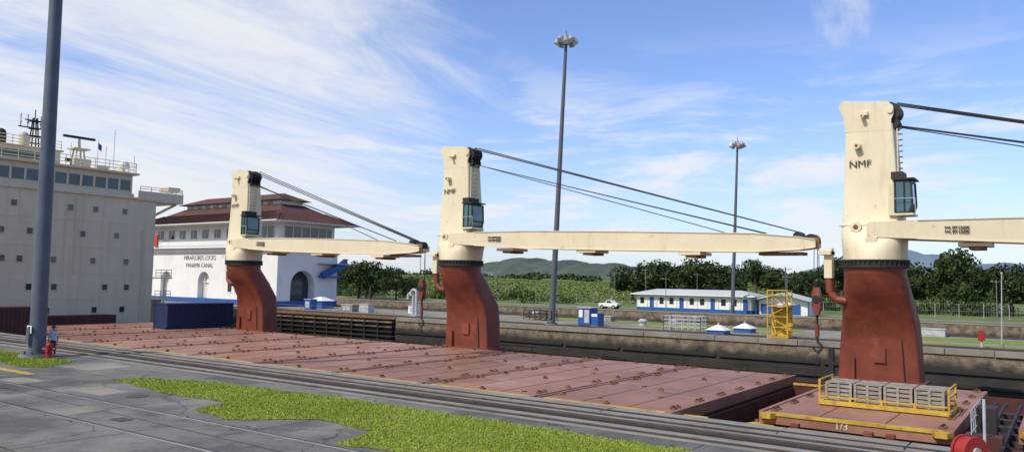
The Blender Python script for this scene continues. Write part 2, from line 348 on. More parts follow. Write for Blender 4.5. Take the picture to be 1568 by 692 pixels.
b.face([(-70,14.2,0.01),(-33.5,14.35,0.01),(-33.5,14.7,0.01),(-70,14.6,0.01)],'yellow')
b.finish('yellow_road_marking',recalc=False)
b=MB()
for (x0,x1,y0,y1) in [(-28.5,-26.2,13.4,14.6),(-33,-31,12.9,14.0),(-24.6,-23.2,10.9,12.3),(-35.5,-33.2,16.5,18.6)]:
    b.face([(x0,y0,0.005),(x1,y0+.1,0.005),(x1-.2,y1,0.005),(x0+.1,y1,0.005)],'concrete')
b.finish('pavement_patches',recalc=False)
b=MB()
for (x,y,s) in ((-30.5,12.1,.35),(-21.5,11.7,.3)):
    b.box(x-s,x+s,y-s*.7,y+s*.7,0.004,0.012,'rail')
b.cyl((-25.2,14.2,0.003),(-25.2,14.2,0.013),.35,'rail',n=20)
b.finish('utility_cover')
# ---------------------------------------------------------------- cargo ship
ship=empty('cargo_ship')
b=MB()
out=[(-125,24.6),(-14,24.6),(-2,27.2),(10,31),(26,40),(14,46.5),(-1,49.8),(-125,50)]
b.prismz(out,-9,-2.3,'hatchd')
for p,q in zip(out[:-1],out[1:]):
    b.beam((*p,-2.0),(*q,-2.0),0.12,0.6,'hatchd')
b.finish('hull',ship)
HZ=-0.84
def hatch(x0,x1,yn,yf,name):
    b=MB()
    g=0.08
    b.box(x0+g,x1-g,yn,yf,HZ-0.42,HZ,'hatch')
    b.box(x0+g-0.001,x0+0.24,yn-0.01,yf+0.01,HZ+0.001,HZ+0.04,'hatch');b.box(x1-0.24,x1-g+0.001,yn-0.01,yf+0.01,HZ+0.001,HZ+0.04,'hatch')
    b.box(x0+g+0.1,x1-g-0.1,yn+0.25,yf-0.2,HZ-1.4,HZ-0.425,'hatchd')
    b.box(x0+0.4,x1-0.4,yn-0.05,yn+0.13,HZ-0.10,HZ+0.012,'yellow')
    for xx in (x0+0.1,x1-0.75):
        b.prismz([(xx,yn-0.02),(xx+0.65,yn-0.02),(xx+0.5,yn-0.3),(xx+0.15,yn-0.3)],HZ-0.2,HZ-0.005,'yellow')
    b.box(x0+g,x1-g,yf+0.003,yf+0.05,HZ-0.3,HZ+0.02,'ochre')
    for i in (1,2):
        xx=x0+(x1-x0)*i/3; b.box(xx-0.02,xx+0.02,yn+0.3,yf-0.3,HZ+0.001,HZ+0.008,'hatchd')
    for yy in (yn+(yf-yn)*0.33,yn+(yf-yn)*0.68):
        b.face([(x0+.5,yy,HZ+0.014),(x1-.5,yy,HZ+0.014),(x1-.5,yy+.05,HZ+0.014),(x0+.5,yy+.05,HZ+0.014)],'wmark')
    for i in range(3):
        xx=random.uniform(x0+.6,x1-.9);yy=random.uniform(yn+.5,yf-1)
        b.box(xx,xx+.2,yy,yy+.14,HZ,HZ+.03,'hatchd')
    return b.finish(name,ship)
edges=[-12.3,-18.6,-24.9,-31.2,-37.6,-44.0,-50.4,-57,-63.6,-70.2,-76.8]
for a,c in zip(edges[1:],edges[:-1]): hatch(a,c,28.0,44.3,'hatch_cover')
hatch(-10.1,-3.3,30.8,44.0,'hatch_cover_fwd')
hatch(-1.7,7.0,32.6,43.0,'hatch_cover_bow')
b=MB()
def fitting(x,y):
    b.box(x-0.13,x+0.13,y-0.08,y+0.08,HZ+0.02,HZ+0.065,'ochre')
    b.box(x-0.055,x+0.055,y-0.055,y+0.055,HZ+0.065,HZ+0.12,'dark' if random.random()<.6 else 'ochre')
for e in edges[:-1]:
    for yy in np.arange(29.2,44,2.45):
        for dx in (-0.5,0.45):
            if e==-12.3 and dx>0: continue
            for dy in (-0.2,0.2):
                if random.random()<.85: fitting(e+dx,yy+dy+random.uniform(-.03,.03))
    for yy in (28.4,33.6,38.8,43.8):
        fitting(e-3.15,yy)
for e in (-9.6,-3.8):
    for yy in np.arange(31.6,44,2.45):
        fitting(e,yy-.2);fitting(e,yy+.2)
b.finish('lashing_fittings',ship)
b=MB()
b.box(-12.35,-12.2,28,44.3,-2.29,-1.35,'hatchd')
b.box(-12.2,-10.1,28.6,28.75,-2.29,-1.25,'hatchd')
b.box(-12.2,-10.2,43.2,43.5,-2.29,-1.1,'hatchd')
b.box(-12.2,-10.2,43.15,43.19,-1.2,-1.08,'yellow')
for yy in np.arange(29,44,2.4): b.box(-10.25,-10.12,yy+2.0,yy+2.1,-2.2,-1.2,'ochre')
b.prismz([(-12.3,27.9),(-10.9,27.9),(-11.4,29.0),(-12.3,29.0)],-1.10,-0.98,'yellow')
b.prismz([(-10.6,30.2),(-9.4,30.2),(-9.4,30.7),(-10.2,31.2)],-1.42,-1.3,'yellow')
b.box(-12.2,-10.1,29,43,-2.28,-2.2,'dark')
for xx in np.arange(-9.8,7,0.95): b.box(xx,xx+0.10,30.3 if xx<-3 else 32.1,30.9 if xx<-3 else 32.7,-2.29,-1.4,'hatchd')
b.box(-10.1,-3.3,30.45,30.6,-1.75,-1.62,'red');b.box(-1.7,7,32.2,32.35,-1.75,-1.62,'red')
for xx in (-8.4,-5.9,-5.2,-2.6):
    b.cyl((xx,29.9,-2.3),(xx,29.9,-1.1),0.09,'red');b.box(xx-.14,xx+.14,29.75,30.05,-1.12,-1.0,'red')
b.cyl((-10,29.6,-1.55),(8,31.5,-1.55),0.06,'hatchd');b.cyl((-10,29.4,-1.8),(8,31.3,-1.8),0.05,'yellow')
for yy in (31.5,32.4,33.8,35.2,37,39,41):
    b.box(-3.2,-1.8,yy,yy+0.12,-1.6,-1.4,'dark')
for xx in (-3.0,-2.6,-2.0): b.cyl((xx,30.5,-1.2),(xx,43,-1.2),0.07,'dark')
b.railing([(-2.9,31.2,-1.6),(-2.9,34.5,-1.6)],1.5,'galv',sp=0.6,r=0.02,rows=4)
b.cyl((-2.5,31.0,-2.2),(-2.5,31.0,0.35),0.05,'galv')
b.box(-3.1,-2.0,31.0,31.8,-2.2,-0.9,'hatchd');b.box(-2.9,-2.3,33,34,-1.5,-0.2,'dark')
b.finish('coaming_and_pipes',ship)
text('hatch_number','1/3',(-7.0,30.79,-1.07),0.38,'wmark',parent=ship,off=0.008)
text('hatch_number','2/1',(-15.5,27.94,-1.06),0.38,'wmark',parent=ship,off=0.008)
b=MB();b.railing([(-76,49.6,-2.0),(-12,49.6,-2.0)],1.1,'dark',sp=3,r=0.03);b.finish('deck_railing',ship)
b=MB()
SX=-85.0
b.box(-98,SX,24.8,49.0,-2.3,12.4,'creamship')
b.box(-98.2,SX+0.25,24.4,49.6,12.4,12.6,'creamship')
for z,ys_ in [(10.9,(34.2,39.6,42.2,45.4)),(8.2,(27,33.2,35.8,41.0,44.6)),(5.4,(28,33.4,35.0,38.2,42.2,45.8)),(2.6,(30.2,36.0,38.4,43.6,46)),(0.2,(28,33.0,37.8,42.6,45.6))]:
    for yy in ys_:
        b.box(SX,SX+0.05,yy-0.34,yy+0.34,z-0.38,z+0.38,'creamship');b.box(SX+0.01,SX+0.07,yy-0.26,yy+0.26,z-0.3,z+0.3,'glass')
for z in (6.8,4.0,1.4,9.6): b.box(SX,SX+0.03,24.8,49,z-0.02,z+0.02,'creamship')
for yy,z0_,z1_ in ((29.3,1.2,7.5),(40.2,4,12.2),(47.6,-1,9)): b.cyl((SX+.08,yy,z0_),(SX+.08,yy,z1_),.05,'creamship',n=6)
BX=SX-0.6
b.box(-94,BX,25.5,46.4,12.6,15.1,'creamship')
b.box(BX,BX+0.04,25.7,46.2,13.35,14.5,'glass')
for yy in np.arange(25.7,46.5,1.37): b.box(BX-0.01,BX+0.10,yy-0.11,yy+0.11,13.3,14.55,'creamship')
b.box(-94.3,BX+0.55,25.1,46.9,15.1,15.32,'creamship')
b.box(BX,BX+0.3,25.4,46.5,12.62,13.0,'creamship')
b.box(-90,SX+0.2,46.4,52.2,12.3,12.5,'creamship');b.box(SX+0.05,SX+0.2,46.8,52.2,12.5,13.4,'creamship')
b.beam((SX-1,49,10.6),(SX-1,52,12.3),0.25,0.25,'creamship')
b.railing([(SX+.1,47,13.4),(SX+.1,52.1,13.4),(-89.8,52.1,12.5)],0.5,'creamship',sp=1.2,r=0.04,rows=2)
b.box(-88,-86,51,52.5,13.8,14.3,'creamship')
b.box(-94,-88.3,27,39.8,15.3,17.0,'creamship');b.box(-88.31,-88.25,28,39,15.9,16.6,'glass')
b.box(-94.2,-88,26.8,40,17.0,17.15,'creamship')
for yy in (29.6,31.0,34.6,36.8): b.cyl((-90,yy,17.1),(-90,yy,18.3),0.5,'dark' if yy>30 and yy<36 else 'creamship');
b.sph((-90,36.8,18.4),0.5,'galv');b.sph((-90,34.6,18.4),0.5,'dark')
b.box(-89,-88.2,41.2,43,15.32,16.6,'creamship');b.box(-90,-88.6,44.2,45.2,15.32,16.2,'cream')
b.railing([(BX+.3,25.4,15.3),(BX+.3,46.6,15.3),(-93,46.6,15.3)],1.1,'cream',sp=1.5,r=0.04,rows=3)
b.railing([(-88.2,27,17.1),(-88.2,39.8,17.1)],1.0,'cream',sp=1.5,r=0.04,rows=3)
mx,my=-90.5,38.0
for dx,dy in ((-.5,-.5),(.5,-.5),(.5,.5),(-.5,.5)): b.cyl((mx+dx,my+dy,15.3),(mx+dx*.3,my+dy*.3,20.6),0.07,'dark')
for z in np.arange(16.2,20.5,0.8):
    b.box(mx-.5,mx+.5,my-.5,my+.5,z,z+.06,'dark')
for z,w in ((18.6,1.3),(19.5,1.6),(20.3,1.0)): b.beam((mx,my-w,z),(mx,my+w,z),0.12,0.12,'dark'); 
for dy in (-1.4,-.7,.6,1.4): b.cyl((mx,my+dy,19.5),(mx,my+dy,20.9),0.04,'dark');b.sph((mx,my+dy,20.0),0.13,'galv',n=8)
b.cyl((mx,my,20.6),(mx,my,21.5),0.05,'dark')
mx,my=-89,42.0
for dx,dy in ((-.6,-.6),(.6,-.6),(.6,.6),(-.6,.6)): b.cyl((mx+dx,my+dy,15.3),(mx+dx*.6,my+dy*.6,17.6),0.09,'creamship')
b.box(mx-.8,mx+.8,my-.9,my+.9,17.6,17.75,'creamship');b.cyl((mx,my,17.7),(mx,my,18.8),0.2,'creamship',r1=.12)
b.box(mx-.15,mx+.15,my-1.7,my+1.7,18.85,19.1,'dark')
b.beam((mx,my-1.3,16.4),(mx,my+1.3,16.4),0.5,0.3,'dark')
b.cyl((-87,46.1,15.3),(-87,46.1,15.9),0.15,'creamship');b.sph((-87,46.1,16.3),0.55,'white')
for yy,h in ((43.6,3.6),(44.5,3.0),(45.4,5.0),(47.8,2.4),(33,3.4),(40.7,2.8)): b.cyl((-88,yy,15.3),(-88,yy,15.3+h),0.035,'galv',n=5)
b.face([(-88,43.6,18.6),(-88,44.0,18.3),(-88,44.0,17.6),(-88,43.6,17.9)],'blue')
for z in (1.2,3.6): 
    b.box(-92,-84.6,49,51.2,z,z+0.12,'creamship');b.railing([(-84.7,49.2,z),(-84.7,51.1,z)],1.0,'creamship',sp=.6,r=.035)
b.box(-90,-86,49,50.8,-2.3,1.2,'creamship');b.cyl((-84.6,50.2,-2.3),(-84.6,50.2,3.6),0.1,'creamship');b.cyl((-84.3,50,0.2),(-84.3,51.2,0.2),0.5,'dark')
b.box(-86,-84.2,50.4,50.6,-1.5,0.8,'cream')
b.box(-84.9,-82.5,30,33.5,-1.2,0.2,'hatchd');b.box(-84.9,-83,36,44,-1.2,-.3,'hatchd')
b.finish('superstructure',ship)
def container(name,x0,x1,y0,y1,z0,z1,k):
    b=MB();b.box(x0+.04,x1-.04,y0+.04,y1-.04,z0,z1-.05,k)
    for yy in np.arange(y0+.2,y1-.2,0.3): b.box(x1-.045,x1,yy,yy+.15,z0+.15,z1-.15,k)
    for yy in (y0,y1-.12): b.box(x1-.12,x1+.02,yy,yy+.12,z0,z1,k);b.box(x0,x0+.12,yy,yy+.12,z0,z1,k)
    b.box(x0,x1+.015,y0,y1,z1-.12,z1+.01,k);b.box(x0,x1+.015,y0,y1,z0,z0+.14,k);return b.finish(name)
container('blue_container',-68.2,-66,39.6,46.4,-0.8,1.45,'bluedk')
container('maroon_container',-68.2,-66,24.9,29,-0.8,1.35,'maroon')
# ---------------------------------------------------------------- deck cranes
def sq(cx,cy,hx,hy,z,e,n=40):
    r=[]
    for i in range(n):
        t=2*math.pi*(i+0.5)/n;c=math.cos(t);s_=math.sin(t)
        r.append((cx+hx*math.copysign(abs(c)**(2/e),c),cy+hy*math.copysign(abs(s_)**(2/e),s_),z))
    return r
def crane(X,L=24.0,tipz=6.35,hook=True,rest=True):
    E=empty('ship_deck_crane')
    yb,yt=46.2,44.5
    b=MB()
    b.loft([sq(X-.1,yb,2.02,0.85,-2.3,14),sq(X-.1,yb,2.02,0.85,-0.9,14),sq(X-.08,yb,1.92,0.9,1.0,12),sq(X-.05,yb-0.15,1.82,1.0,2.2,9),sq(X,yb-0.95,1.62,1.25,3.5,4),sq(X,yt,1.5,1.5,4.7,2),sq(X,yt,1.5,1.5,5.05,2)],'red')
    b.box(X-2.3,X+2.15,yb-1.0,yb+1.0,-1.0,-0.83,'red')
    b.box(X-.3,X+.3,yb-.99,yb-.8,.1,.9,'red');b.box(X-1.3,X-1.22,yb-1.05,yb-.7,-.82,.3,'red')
    if rest:
        b.tube([(X-1.4,yt,3.3),(X-1.9,yt,3.35),(X-2.25,yt,3.7),(X-2.3,yt,4.5)],0.22,'red')
        b.box(X-2.5,X-2.1,yt-0.25,yt+0.25,4.5,6.1,'cream');b.box(X-2.75,X-2.1,yt-0.5,yt+0.5,5.75,5.95,'cream')
    b.cyl((X+1.2,yb-.9,-0.9),(X+1.0,yb-1.0,3.0),0.03,'dark',n=6)
    b.finish('pedestal',E)
    b=MB()
    b.cyl((X,yt,5.05),(X,yt,5.16),1.66,'dark',n=40);b.cyl((X,yt,5.16),(X,yt,5.38),1.58,'black',n=40);b.cyl((X,yt,5.38),(X,yt,5.46),1.66,'dark',n=40)
    for i in range(40):
        t=i*math.pi/20;b.box(X+1.6*math.cos(t)-.035,X+1.6*math.cos(t)+.035,yt+1.6*math.sin(t)-.035,yt+1.6*math.sin(t)+.035,5.16,5.38,'dark')
    b.finish('slewing_ring',E)
    b=MB()
    b.loft([sq(X,yt,1.56,1.56,5.46,2),sq(X,yt,1.54,1.5,5.9,2.4),sq(X,yt,1.50,1.2,6.6,6),sq(X,yt,1.42,0.95,7.3,16),sq(X-.03,yt,1.28,0.82,9.5,20),sq(X-.08,yt,1.17,0.72,12.0,20),sq(X-.1,yt,1.15,0.70,12.5,20)],'cream')
    prof=[(X-1.24,12.2),(X-1.3,12.9),(X-1.55,13.55),(X-1.48,13.8),(X-1.25,13.92),(X-.9,13.82),(X+.3,13.72),(X+.85,13.66),(X+1.1,13.4),(X+1.12,13.0),(X+1.0,12.7),(X+1.0,12.1)]
    for s0,s1 in ((-0.72,-0.60),(0.60,0.72)): b.prism(prof,yt+s0,yt+s1,'cream')
    b.box(X-1.25,X+.45,yt-.58,yt+.58,12.4,13.4,'cream')
    b.box(X-.4,X-.1,yt-.9,yt+.9,13.0,13.2,'cream')
    for dx,z,r in ((-.62,11.4,.17),(-.35,12.95,.10),(-.7,7.15,.28)):
        b.cyl((X+dx,yt-1.12,z),(X+dx,yt-.6,z),r,'cream',n=16);b.cyl((X+dx,yt-1.14,z),(X+dx,yt-1.12,z),r*.45,'ochre',n=12)
    b.box(X-1.56,X+1.56,yt-1.0,yt+1.0,7.22,7.30,'cream')
    b.box(X-.2,X+.35,yt-1.32,yt-1.0,5.75,6.6,'cream')
    for z in np.arange(10.2,12.4,.3): b.box(X+1.18,X+1.4,yt-.2,yt+.2,z,z+.03,'cream')
    b.cyl((X+1.3,yt-.6,5.5),(X+1.25,yt-.6,12.2),0.04,'cream',n=6)
    b.finish('tower',E,bevel=0.02)
    b=MB()
    for yy in (-.42,-.14,.14,.42):
        b.cyl((X+.95,yt+yy-.09,13.15),(X+.95,yt+yy+.09,13.15),0.46,'black',n=24)
        b.cyl((X+1.0,yt+yy-.05,12.55),(X+1.0,yt+yy+.05,12.55),0.32,'black',n=20)
    b.cyl((X+.95,yt-.8,13.15),(X+.95,yt+.8,13.15),0.14,'cream')
    b.cyl((X-1.25,yt-.5,13.6),(X-1.25,yt+.5,13.6),0.3,'cream',n=20)
    b.finish('head_sheaves',E)
    b=MB();cx0,cx1,cy0,cy1=X+1.22,X+2.0,yt-1.3,yt+.0
    prof=[(cx0,7.8),(cx1-.15,7.8),(cx1,8.2),(cx1-.05,9.35),(cx0,9.45)]
    b.prism(prof,cy0,cy1,'cabglass')
    for yy in (cy0-.02,cy1-.05): 
        for (p,q) in zip(prof,prof[1:]+prof[:1]): b.beam((p[0],yy+.03,p[1]),(q[0],yy+.03,q[1]),.09,.09,'black')
    for p in prof[1:4]: b.beam((p[0],cy0,p[1]),(p[0],cy1,p[1]),.09,.09,'black')
    b.beam((cx0+.42,cy0-.01,7.85),(cx0+.42,cy0-.01,9.4),.07,.07,'black');b.box(cx0-.1,cx1+.12,cy0-.12,cy1+.1,9.46,9.54,'dark')
    b.box(cx0-.2,cx0+.35,cy0+.1,cy1,9.54,9.9,'dark');b.box(cx0-.05,cx1+.05,cy0-.1,cy1,7.67,7.77,'cream')
    b.box(cx0-.35,cx0+.02,cy0+.2,cy1+.3,7.7,9.3,'cream')
    b.box(cx0+.08,cx0+.33,cy0+.3,cy0+.8,7.9,8.8,'letterg')
    for (p,q) in (((cx1+.15,7.7),(cx1+.15,8.5)),((cx0,8.5),(cx1+.15,8.5))): b.cyl((p[0],cy0-.18,p[1]),(q[0],cy0-.18,q[1]),.02,'galv',n=5)
    b.finish('operator_cab',E)
    b=MB();z0=7.0
    def zc(s): return z0+(tipz-z0)*s/L
    secs=[(-.15,.28,.55),(0.0,.38,.72),(0.9,.42,.74),(2.2,.46,.74),(6.5,.58,.72),(14,.58,.66),(L-3.2,.52,.58),(L-.7,.34,.5),(L+.1,.2,.45)]
    for sgn in (-1,1):
        rings=[]
        for s,h,w in secs[:4]:
            y0=yt+sgn*1.02;y1=yt+sgn*1.26
            rings.append([(X+s,y0,zc(s)-h),(X+s,y1,zc(s)-h),(X+s,y1,zc(s)+h),(X+s,y0,zc(s)+h)])
        b.loft(rings,'cream',sm=False)
    rings=[]
    for s,h,w in secs[3:]:
        w2=1.26 if s<3 else w*1.35
        if s==6.5:w2=1.0
        rings.append([(X+s,yt-w2,zc(s)-h),(X+s,yt+w2,zc(s)-h),(X+s,yt+w2,zc(s)+h),(X+s,yt-w2,zc(s)+h)])
    b.loft(rings,'cream',sm=False)
    for a,c in zip(secs[3:-1],secs[4:]):
        wa=1.26 if a[0]<3 else (1.0 if a[0]==6.5 else a[2]*1.35);wc=1.0 if c[0]==6.5 else c[2]*1.35
        b.beam((X+a[0],yt-wa-.02,zc(a[0])+a[1]),(X+c[0],yt-wc-.02,zc(c[0])+c[1]),.06,.05,'cream')
        b.beam((X+a[0],yt-wa-.02,zc(a[0])-a[1]),(X+c[0],yt-wc-.02,zc(c[0])-c[1]),.06,.05,'cream')
    for s in (4.6,11.0,18.0):
        if s<L-3:
            b.box(X+s-.7,X+s+.7,yt-.9,yt+.9,zc(s)-.78,zc(s)-.60,'cream');b.box(X+s-.25,X+s+.4,yt-.8,yt+.8,zc(s)-.93,zc(s)-.782,'ochre')
    b.box(X+L-3.0,X+L-.6,yt-.5,yt+.5,zc(L)-.62,zc(L)-.45,'ochre')
    b.finish('jib',E)
    b=MB()
    for yy in (-.3,-.1,.1,.3):
        b.cyl((X+L-.2,yt+yy-.07,tipz+.18),(X+L-.2,yt+yy+.07,tipz+.18),0.36,'black',n=22)
        b.cyl((X+L-.9,yt+yy-.07,tipz+.42),(X+L-.9,yt+yy+.07,tipz+.42),0.26,'black',n=20)
    b.box(X+L-.6,X+L+.25,yt-.42,yt-.34,tipz-.3,tipz+.35,'ochre')
    b.finish('jib_tip_sheaves',E)
    b=MB()
    for yy,dz in ((-.42,0),(-.14,.12),(.14,.02),(.42,.14)):
        b.cyl((X+1.2,yt+yy,13.52+dz),(X+L-.9,yt+yy*.8,tipz+.66),.033,'black',n=6)
    for yy in (-.35,.35):
        b.cyl((X-.9,yt+yy,13.86),(X+1.0,yt+yy,13.65),.028,'black',n=6)
    for yy,s in ((-.3,L-2.6),(.0,L-2.8),(.3,L-5.0)):
        b.cyl((X+1.3,yt+yy,12.4),(X+s,yt+yy,zc(s)+.55),.03,'black',n=6)
    if hook:
        for dx,dy in ((-.12,-.15),(.12,.15),(.0,.2)): b.cyl((X+L+dx*.6,yt+dy,tipz),(X+L+dx,yt+dy,3.9),.02,'black',n=5)
    b.finish('wire_ropes',E)
    if hook:
        b=MB();hx=X+L
        b.prism([(hx-.13,4.0),(hx+.13,4.0),(hx+.22,3.6),(hx+.22,2.9),(hx+.1,2.5),(hx-.1,2.5),(hx-.22,2.9),(hx-.22,3.6)],yt-.2,yt+.2,'red')
        b.cyl((hx,yt-.25,3.35),(hx,yt+.25,3.35),.2,'black',n=16);b.cyl((hx,yt,2.5),(hx,yt,1.9),.07,'dark');b.cyl((hx,yt,2.0),(hx,yt,1.3),.12,'red')
        pts=[(hx,yt,1.3),(hx+.02,yt,1.05),(hx+.2,yt,.9),(hx+.22,yt,.68),(hx+.05,yt,.52),(hx-.15,yt,.6),(hx-.2,yt,.75)]
        b.tube(pts,.07,'dark')
        b.cyl((hx,yt,.6),(hx-.1,yt,-.84),.02,'black',n=5);b.cyl((hx+.05,yt,.6),(hx+.25,yt,-.84),.02,'black',n=5)
        b.finish('hook_block',E)
    text('maker_letters','NMF',(X-.50,yt-.85,10.45),.52,'letter',parent=E,ext=.006,off=.0,rot=(math.radians(88),0,0),sx=1.05)
    for i in range(2): text('load_marking','SWL 50T 3.5-26M',(X+3.9,yt-1.262+.05,zc(3.9)+.12-.2*i),.14,'letterg',parent=E,ext=.06)
    return E
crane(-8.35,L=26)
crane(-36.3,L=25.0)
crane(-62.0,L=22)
# ---------------------------------------------------------------- cargo tray on hatch
tray=empty('yellow_cargo_cradle')
b=MB();x0,x1,y0,y1=-8.6,-3.9,34.2,36.4;z=HZ+0.02
for yy in (y0,y1): 
    b.beam((x0,yy,z+.12),(x1,yy,z+.12),.12,.18,'yellow');b.beam((x0,yy,z+.36),(x1,yy,z+.36),.06,.06,'yellow')
for xx in np.linspace(x0,x1,5):
    b.beam((xx,y0,z+.1),(xx,y1,z+.1),.14,.16,'yellow')
    for yy in (y0,y1): b.beam((xx,yy,z+.1),(xx,yy,z+(1.05 if xx in (x0,x1) else .4)),.08,.08,'yellow')
for xx in (x0,x1): b.beam((xx,y0,z+.7),(xx,y1,z+.7),.06,.06,'yellow');b.beam((xx,y0,z+1.02),(xx,y1,z+1.02),.06,.06,'yellow')
b.finish('frame',tray)
for i in range(4):
    b=MB();a=x0+.16+i*1.11;c=a+1.04
    b.box(a+.05,c-.05,y0+.3,y1-.3,z+.22,z+.80,'dark')
    for j in range(4): b.box(a,c,y0+.24,y0+.28,z+.22+j*.17,z+.22+j*.17+.12,'wood')
    for j in range(4): b.box(c-.04,c,y0+.28,y1-.28,z+.22+j*.17,z+.22+j*.17+.12,'wood')
    for xx in (a,c-.1,(a+c)/2-.05): b.box(xx,xx+.1,y0+.2,y0+.238,z+.20,z+.9,'wood')
    for j in range(6): b.box(a,c,y0+.24+j*.29,y0+.24+j*.29+.22,z+.9,z+.93,'wood')
    b.finish('wooden_crate')
# ---------------------------------------------------------------- masts
def mast(x,y,h,r0,r1,lean,name='floodlight_mast',k='polegal',R=1.0):
    E=empty(name)
    tx=x+lean[0];ty=y+lean[1]
    b=MB();b.cyl((x,y,-0.02),(tx,ty,h),r0,k,r1=r1,n=20)
    b.cyl((x,y,0.0),(x,y,0.12),r0*2.1,'concrete',n=20);b.cyl((x,y,0.12),(x,y,0.18),r0*1.7,k,n=20)
    for i in range(8):
        t=i*math.pi/4;b.cyl((x+r0*1.45*math.cos(t),y+r0*1.45*math.sin(t),.18),(x+r0*1.45*math.cos(t),y+r0*1.45*math.sin(t),.27),.04,'dark',n=6)
    b.box(x-.14,x+.14,y-r0-.1,y-r0+.05,.6,1.4,k)
    b.cyl((tx,ty,h),(tx,ty,h+.9*R),.05,k,n=6)
    b.finish('shaft',E)
    b=MB()
    n=10
    for i in range(n):
        t=2*math.pi*i/n+.2;c=math.cos(t);s=math.sin(t)
        p=Vector((tx+c*R*.72,ty+s*R*.72,h-.25*R+(.28 if i%2 else 0)))
        b.cyl((tx,ty,h-.05),p+Vector((0,0,.15)),.03,'galv',n=5)
        b.cyl(p+Vector((0,0,.22*R)),p+Vector((c*.22*R,s*.22*R,-.22*R)),.16*R,'lamp',r1=.32*R,n=12)
        b.cyl(p+Vector((c*.22*R,s*.22*R,-.22*R)),p+Vector((c*.235*R,s*.235*R,-.25*R)),.29*R,'white',n=12)
    for i in range(16):
        t0=2*math.pi*i/16;t1=2*math.pi*(i+1)/16
        b.cyl((tx+.7*R*math.cos(t0),ty+.7*R*math.sin(t0),h+.05),(tx+.7*R*math.cos(t1),ty+.7*R*math.sin(t1),h+.05),.04,'galv',n=5)
    b.cyl((tx,ty,h-.1),(tx,ty,h+.45*R),.22*R,'lamp',n=12)
    b.finish('floodlight_ring',E)
mast(-39.9,62.6,27.3,.30,.15,(.82,.58))
mast(-38.7,107.6,24.0,.28,.14,(.62,.45),R=1.0)
mast(-40.35,17.65,27.0,.37,.25,(-.2,-.07),k='pole',name='floodlight_mast')
b=MB();b.box(-40.55,-40.1,17.23,17.25,1.15,1.5,'white');b.box(-40.45,-40.2,17.22,17.228,1.2,1.45,'letter');b.finish('number_plate')
# ---------------------------------------------------------------- person + hydrant
def person(x,y,s,face):
    V=[(0,0,.93),(0,0,1.12),(0,0.01,1.34),(0,0.02,1.47),(0,0,1.55),
       (-.17,0,1.40),(-.24,.03,1.12),(-.20,-.12,.90),(-.18,-.17,.82),
       (.17,0,1.40),(.25,.02,1.12),(.27,-.06,.88),(.27,-.08,.80),
       (-.09,0,.88),(-.11,-.02,.48),(-.12,.03,.08),(-.13,-.12,.04),
       (.09,0,.88),(.12,-.03,.48),(.13,.03,.08),(.15,-.12,.04)]
    E_=[(0,1),(1,2),(2,3),(3,4),(2,5),(5,6),(6,7),(7,8),(2,9),(9,10),(10,11),(11,12),(0,13),(13,14),(14,15),(15,16),(0,17),(17,18),(18,19),(19,20)]
    Rr=[.135,.13,.15,.065,.06,.065,.05,.036,.035,.065,.05,.036,.035,.095,.068,.05,.04,.095,.068,.05,.04]
    me=bpy.data.meshes.new('p');me.from_pydata(V,E_,[]);o=bpy.data.objects.new('p',me);COL.objects.link(o)
    o.modifiers.new('s','SKIN');sk=me.skin_vertices[0].data
    for i,r in enumerate(Rr): sk[i].radius=(r,r*.8 if i in(0,1,2) else r)
    sk[0].use_root=True
    o.modifiers.new('u','SUBSURF').levels=2
    bpy.context.view_layer.update()
    m2=bpy.data.meshes.new_from_object(o.evaluated_get(bpy.context.evaluated_depsgraph_get()));bpy.data.objects.remove(o)
    m2.materials.clear()
    for k in ('shirt','trouser','skin','black'): m2.materials.append(M[k])
    for p in m2.polygons:
        c=p.center;p.use_smooth=True
        p.material_index=3 if c.z<.09 else (2 if (c.z>1.49 or (abs(c.x)>.17 and c.z<1.15)) else (1 if c.z<.93 else 0))
    E=empty('person');bd=addobj('body',m2,E)
    b=MB();b.sph((0,-.01,1.66),.098,'skin',sz=1.25);b.sph((0,-.11,1.65),.02,'skin',n=8)
    for sx in(-1,1): b.sph((sx*.035,-.098,1.68),.012,'black',n=6);b.sph((sx*.098,0,1.66),.022,'skin',n=6)
    b.box(-.03,.03,-.108,-.1,1.585,1.592,'maroon')
    b.sph((0,0,1.70),.112,'letter',sz=1.0,zmin=0.0);b.cyl((0,-.06,1.70),(0,-.06,1.715),.11,'letter')
    for hx,hy,hz in((-.18,-.18,.80),(.27,-.08,.78)):
        b.box(hx-.02,hx+.02,hy-.04,hy+.04,hz-.08,hz+.0,'skin')
        for i in range(4): b.cyl((hx,hy-.03+i*.02,hz-.08),(hx-.01,hy-.035+i*.02,hz-.15-(.01 if i in(1,2) else 0)),.009,'skin',n=6)
        b.cyl((hx,hy-.04,hz-.02),(hx-.01,hy-.07,hz-.08),.01,'skin',n=6)
    b.finish('head_and_hands',E)
    E.location=(x,y,0.0);E.rotation_euler=(0,0,face);E.scale=(s,s,s)
person(-40.35,18.35,.82,math.radians(40))
b=MB();hx,hy=-39.35,17.75
b.cyl((hx,hy,.0),(hx,hy,.06),.2,'hyd',n=16);b.cyl((hx,hy,.06),(hx,hy,.58),.13,'hyd',n=16);b.cyl((hx,hy,.55),(hx,hy,.6),.18,'hyd',n=16);b.sph((hx,hy,.6),.15,'hyd',zmin=0,sz=.9)
b.cyl((hx,hy,.72),(hx,hy,.8),.04,'hyd',n=6);b.cyl((hx-.25,hy-.17,.42),(hx+.25,hy+.17,.42),.07,'hyd');b.cyl((hx,hy,.38),(hx+.12,hy-.2,.38),.09,'hyd')
b.finish('fire_hydrant')
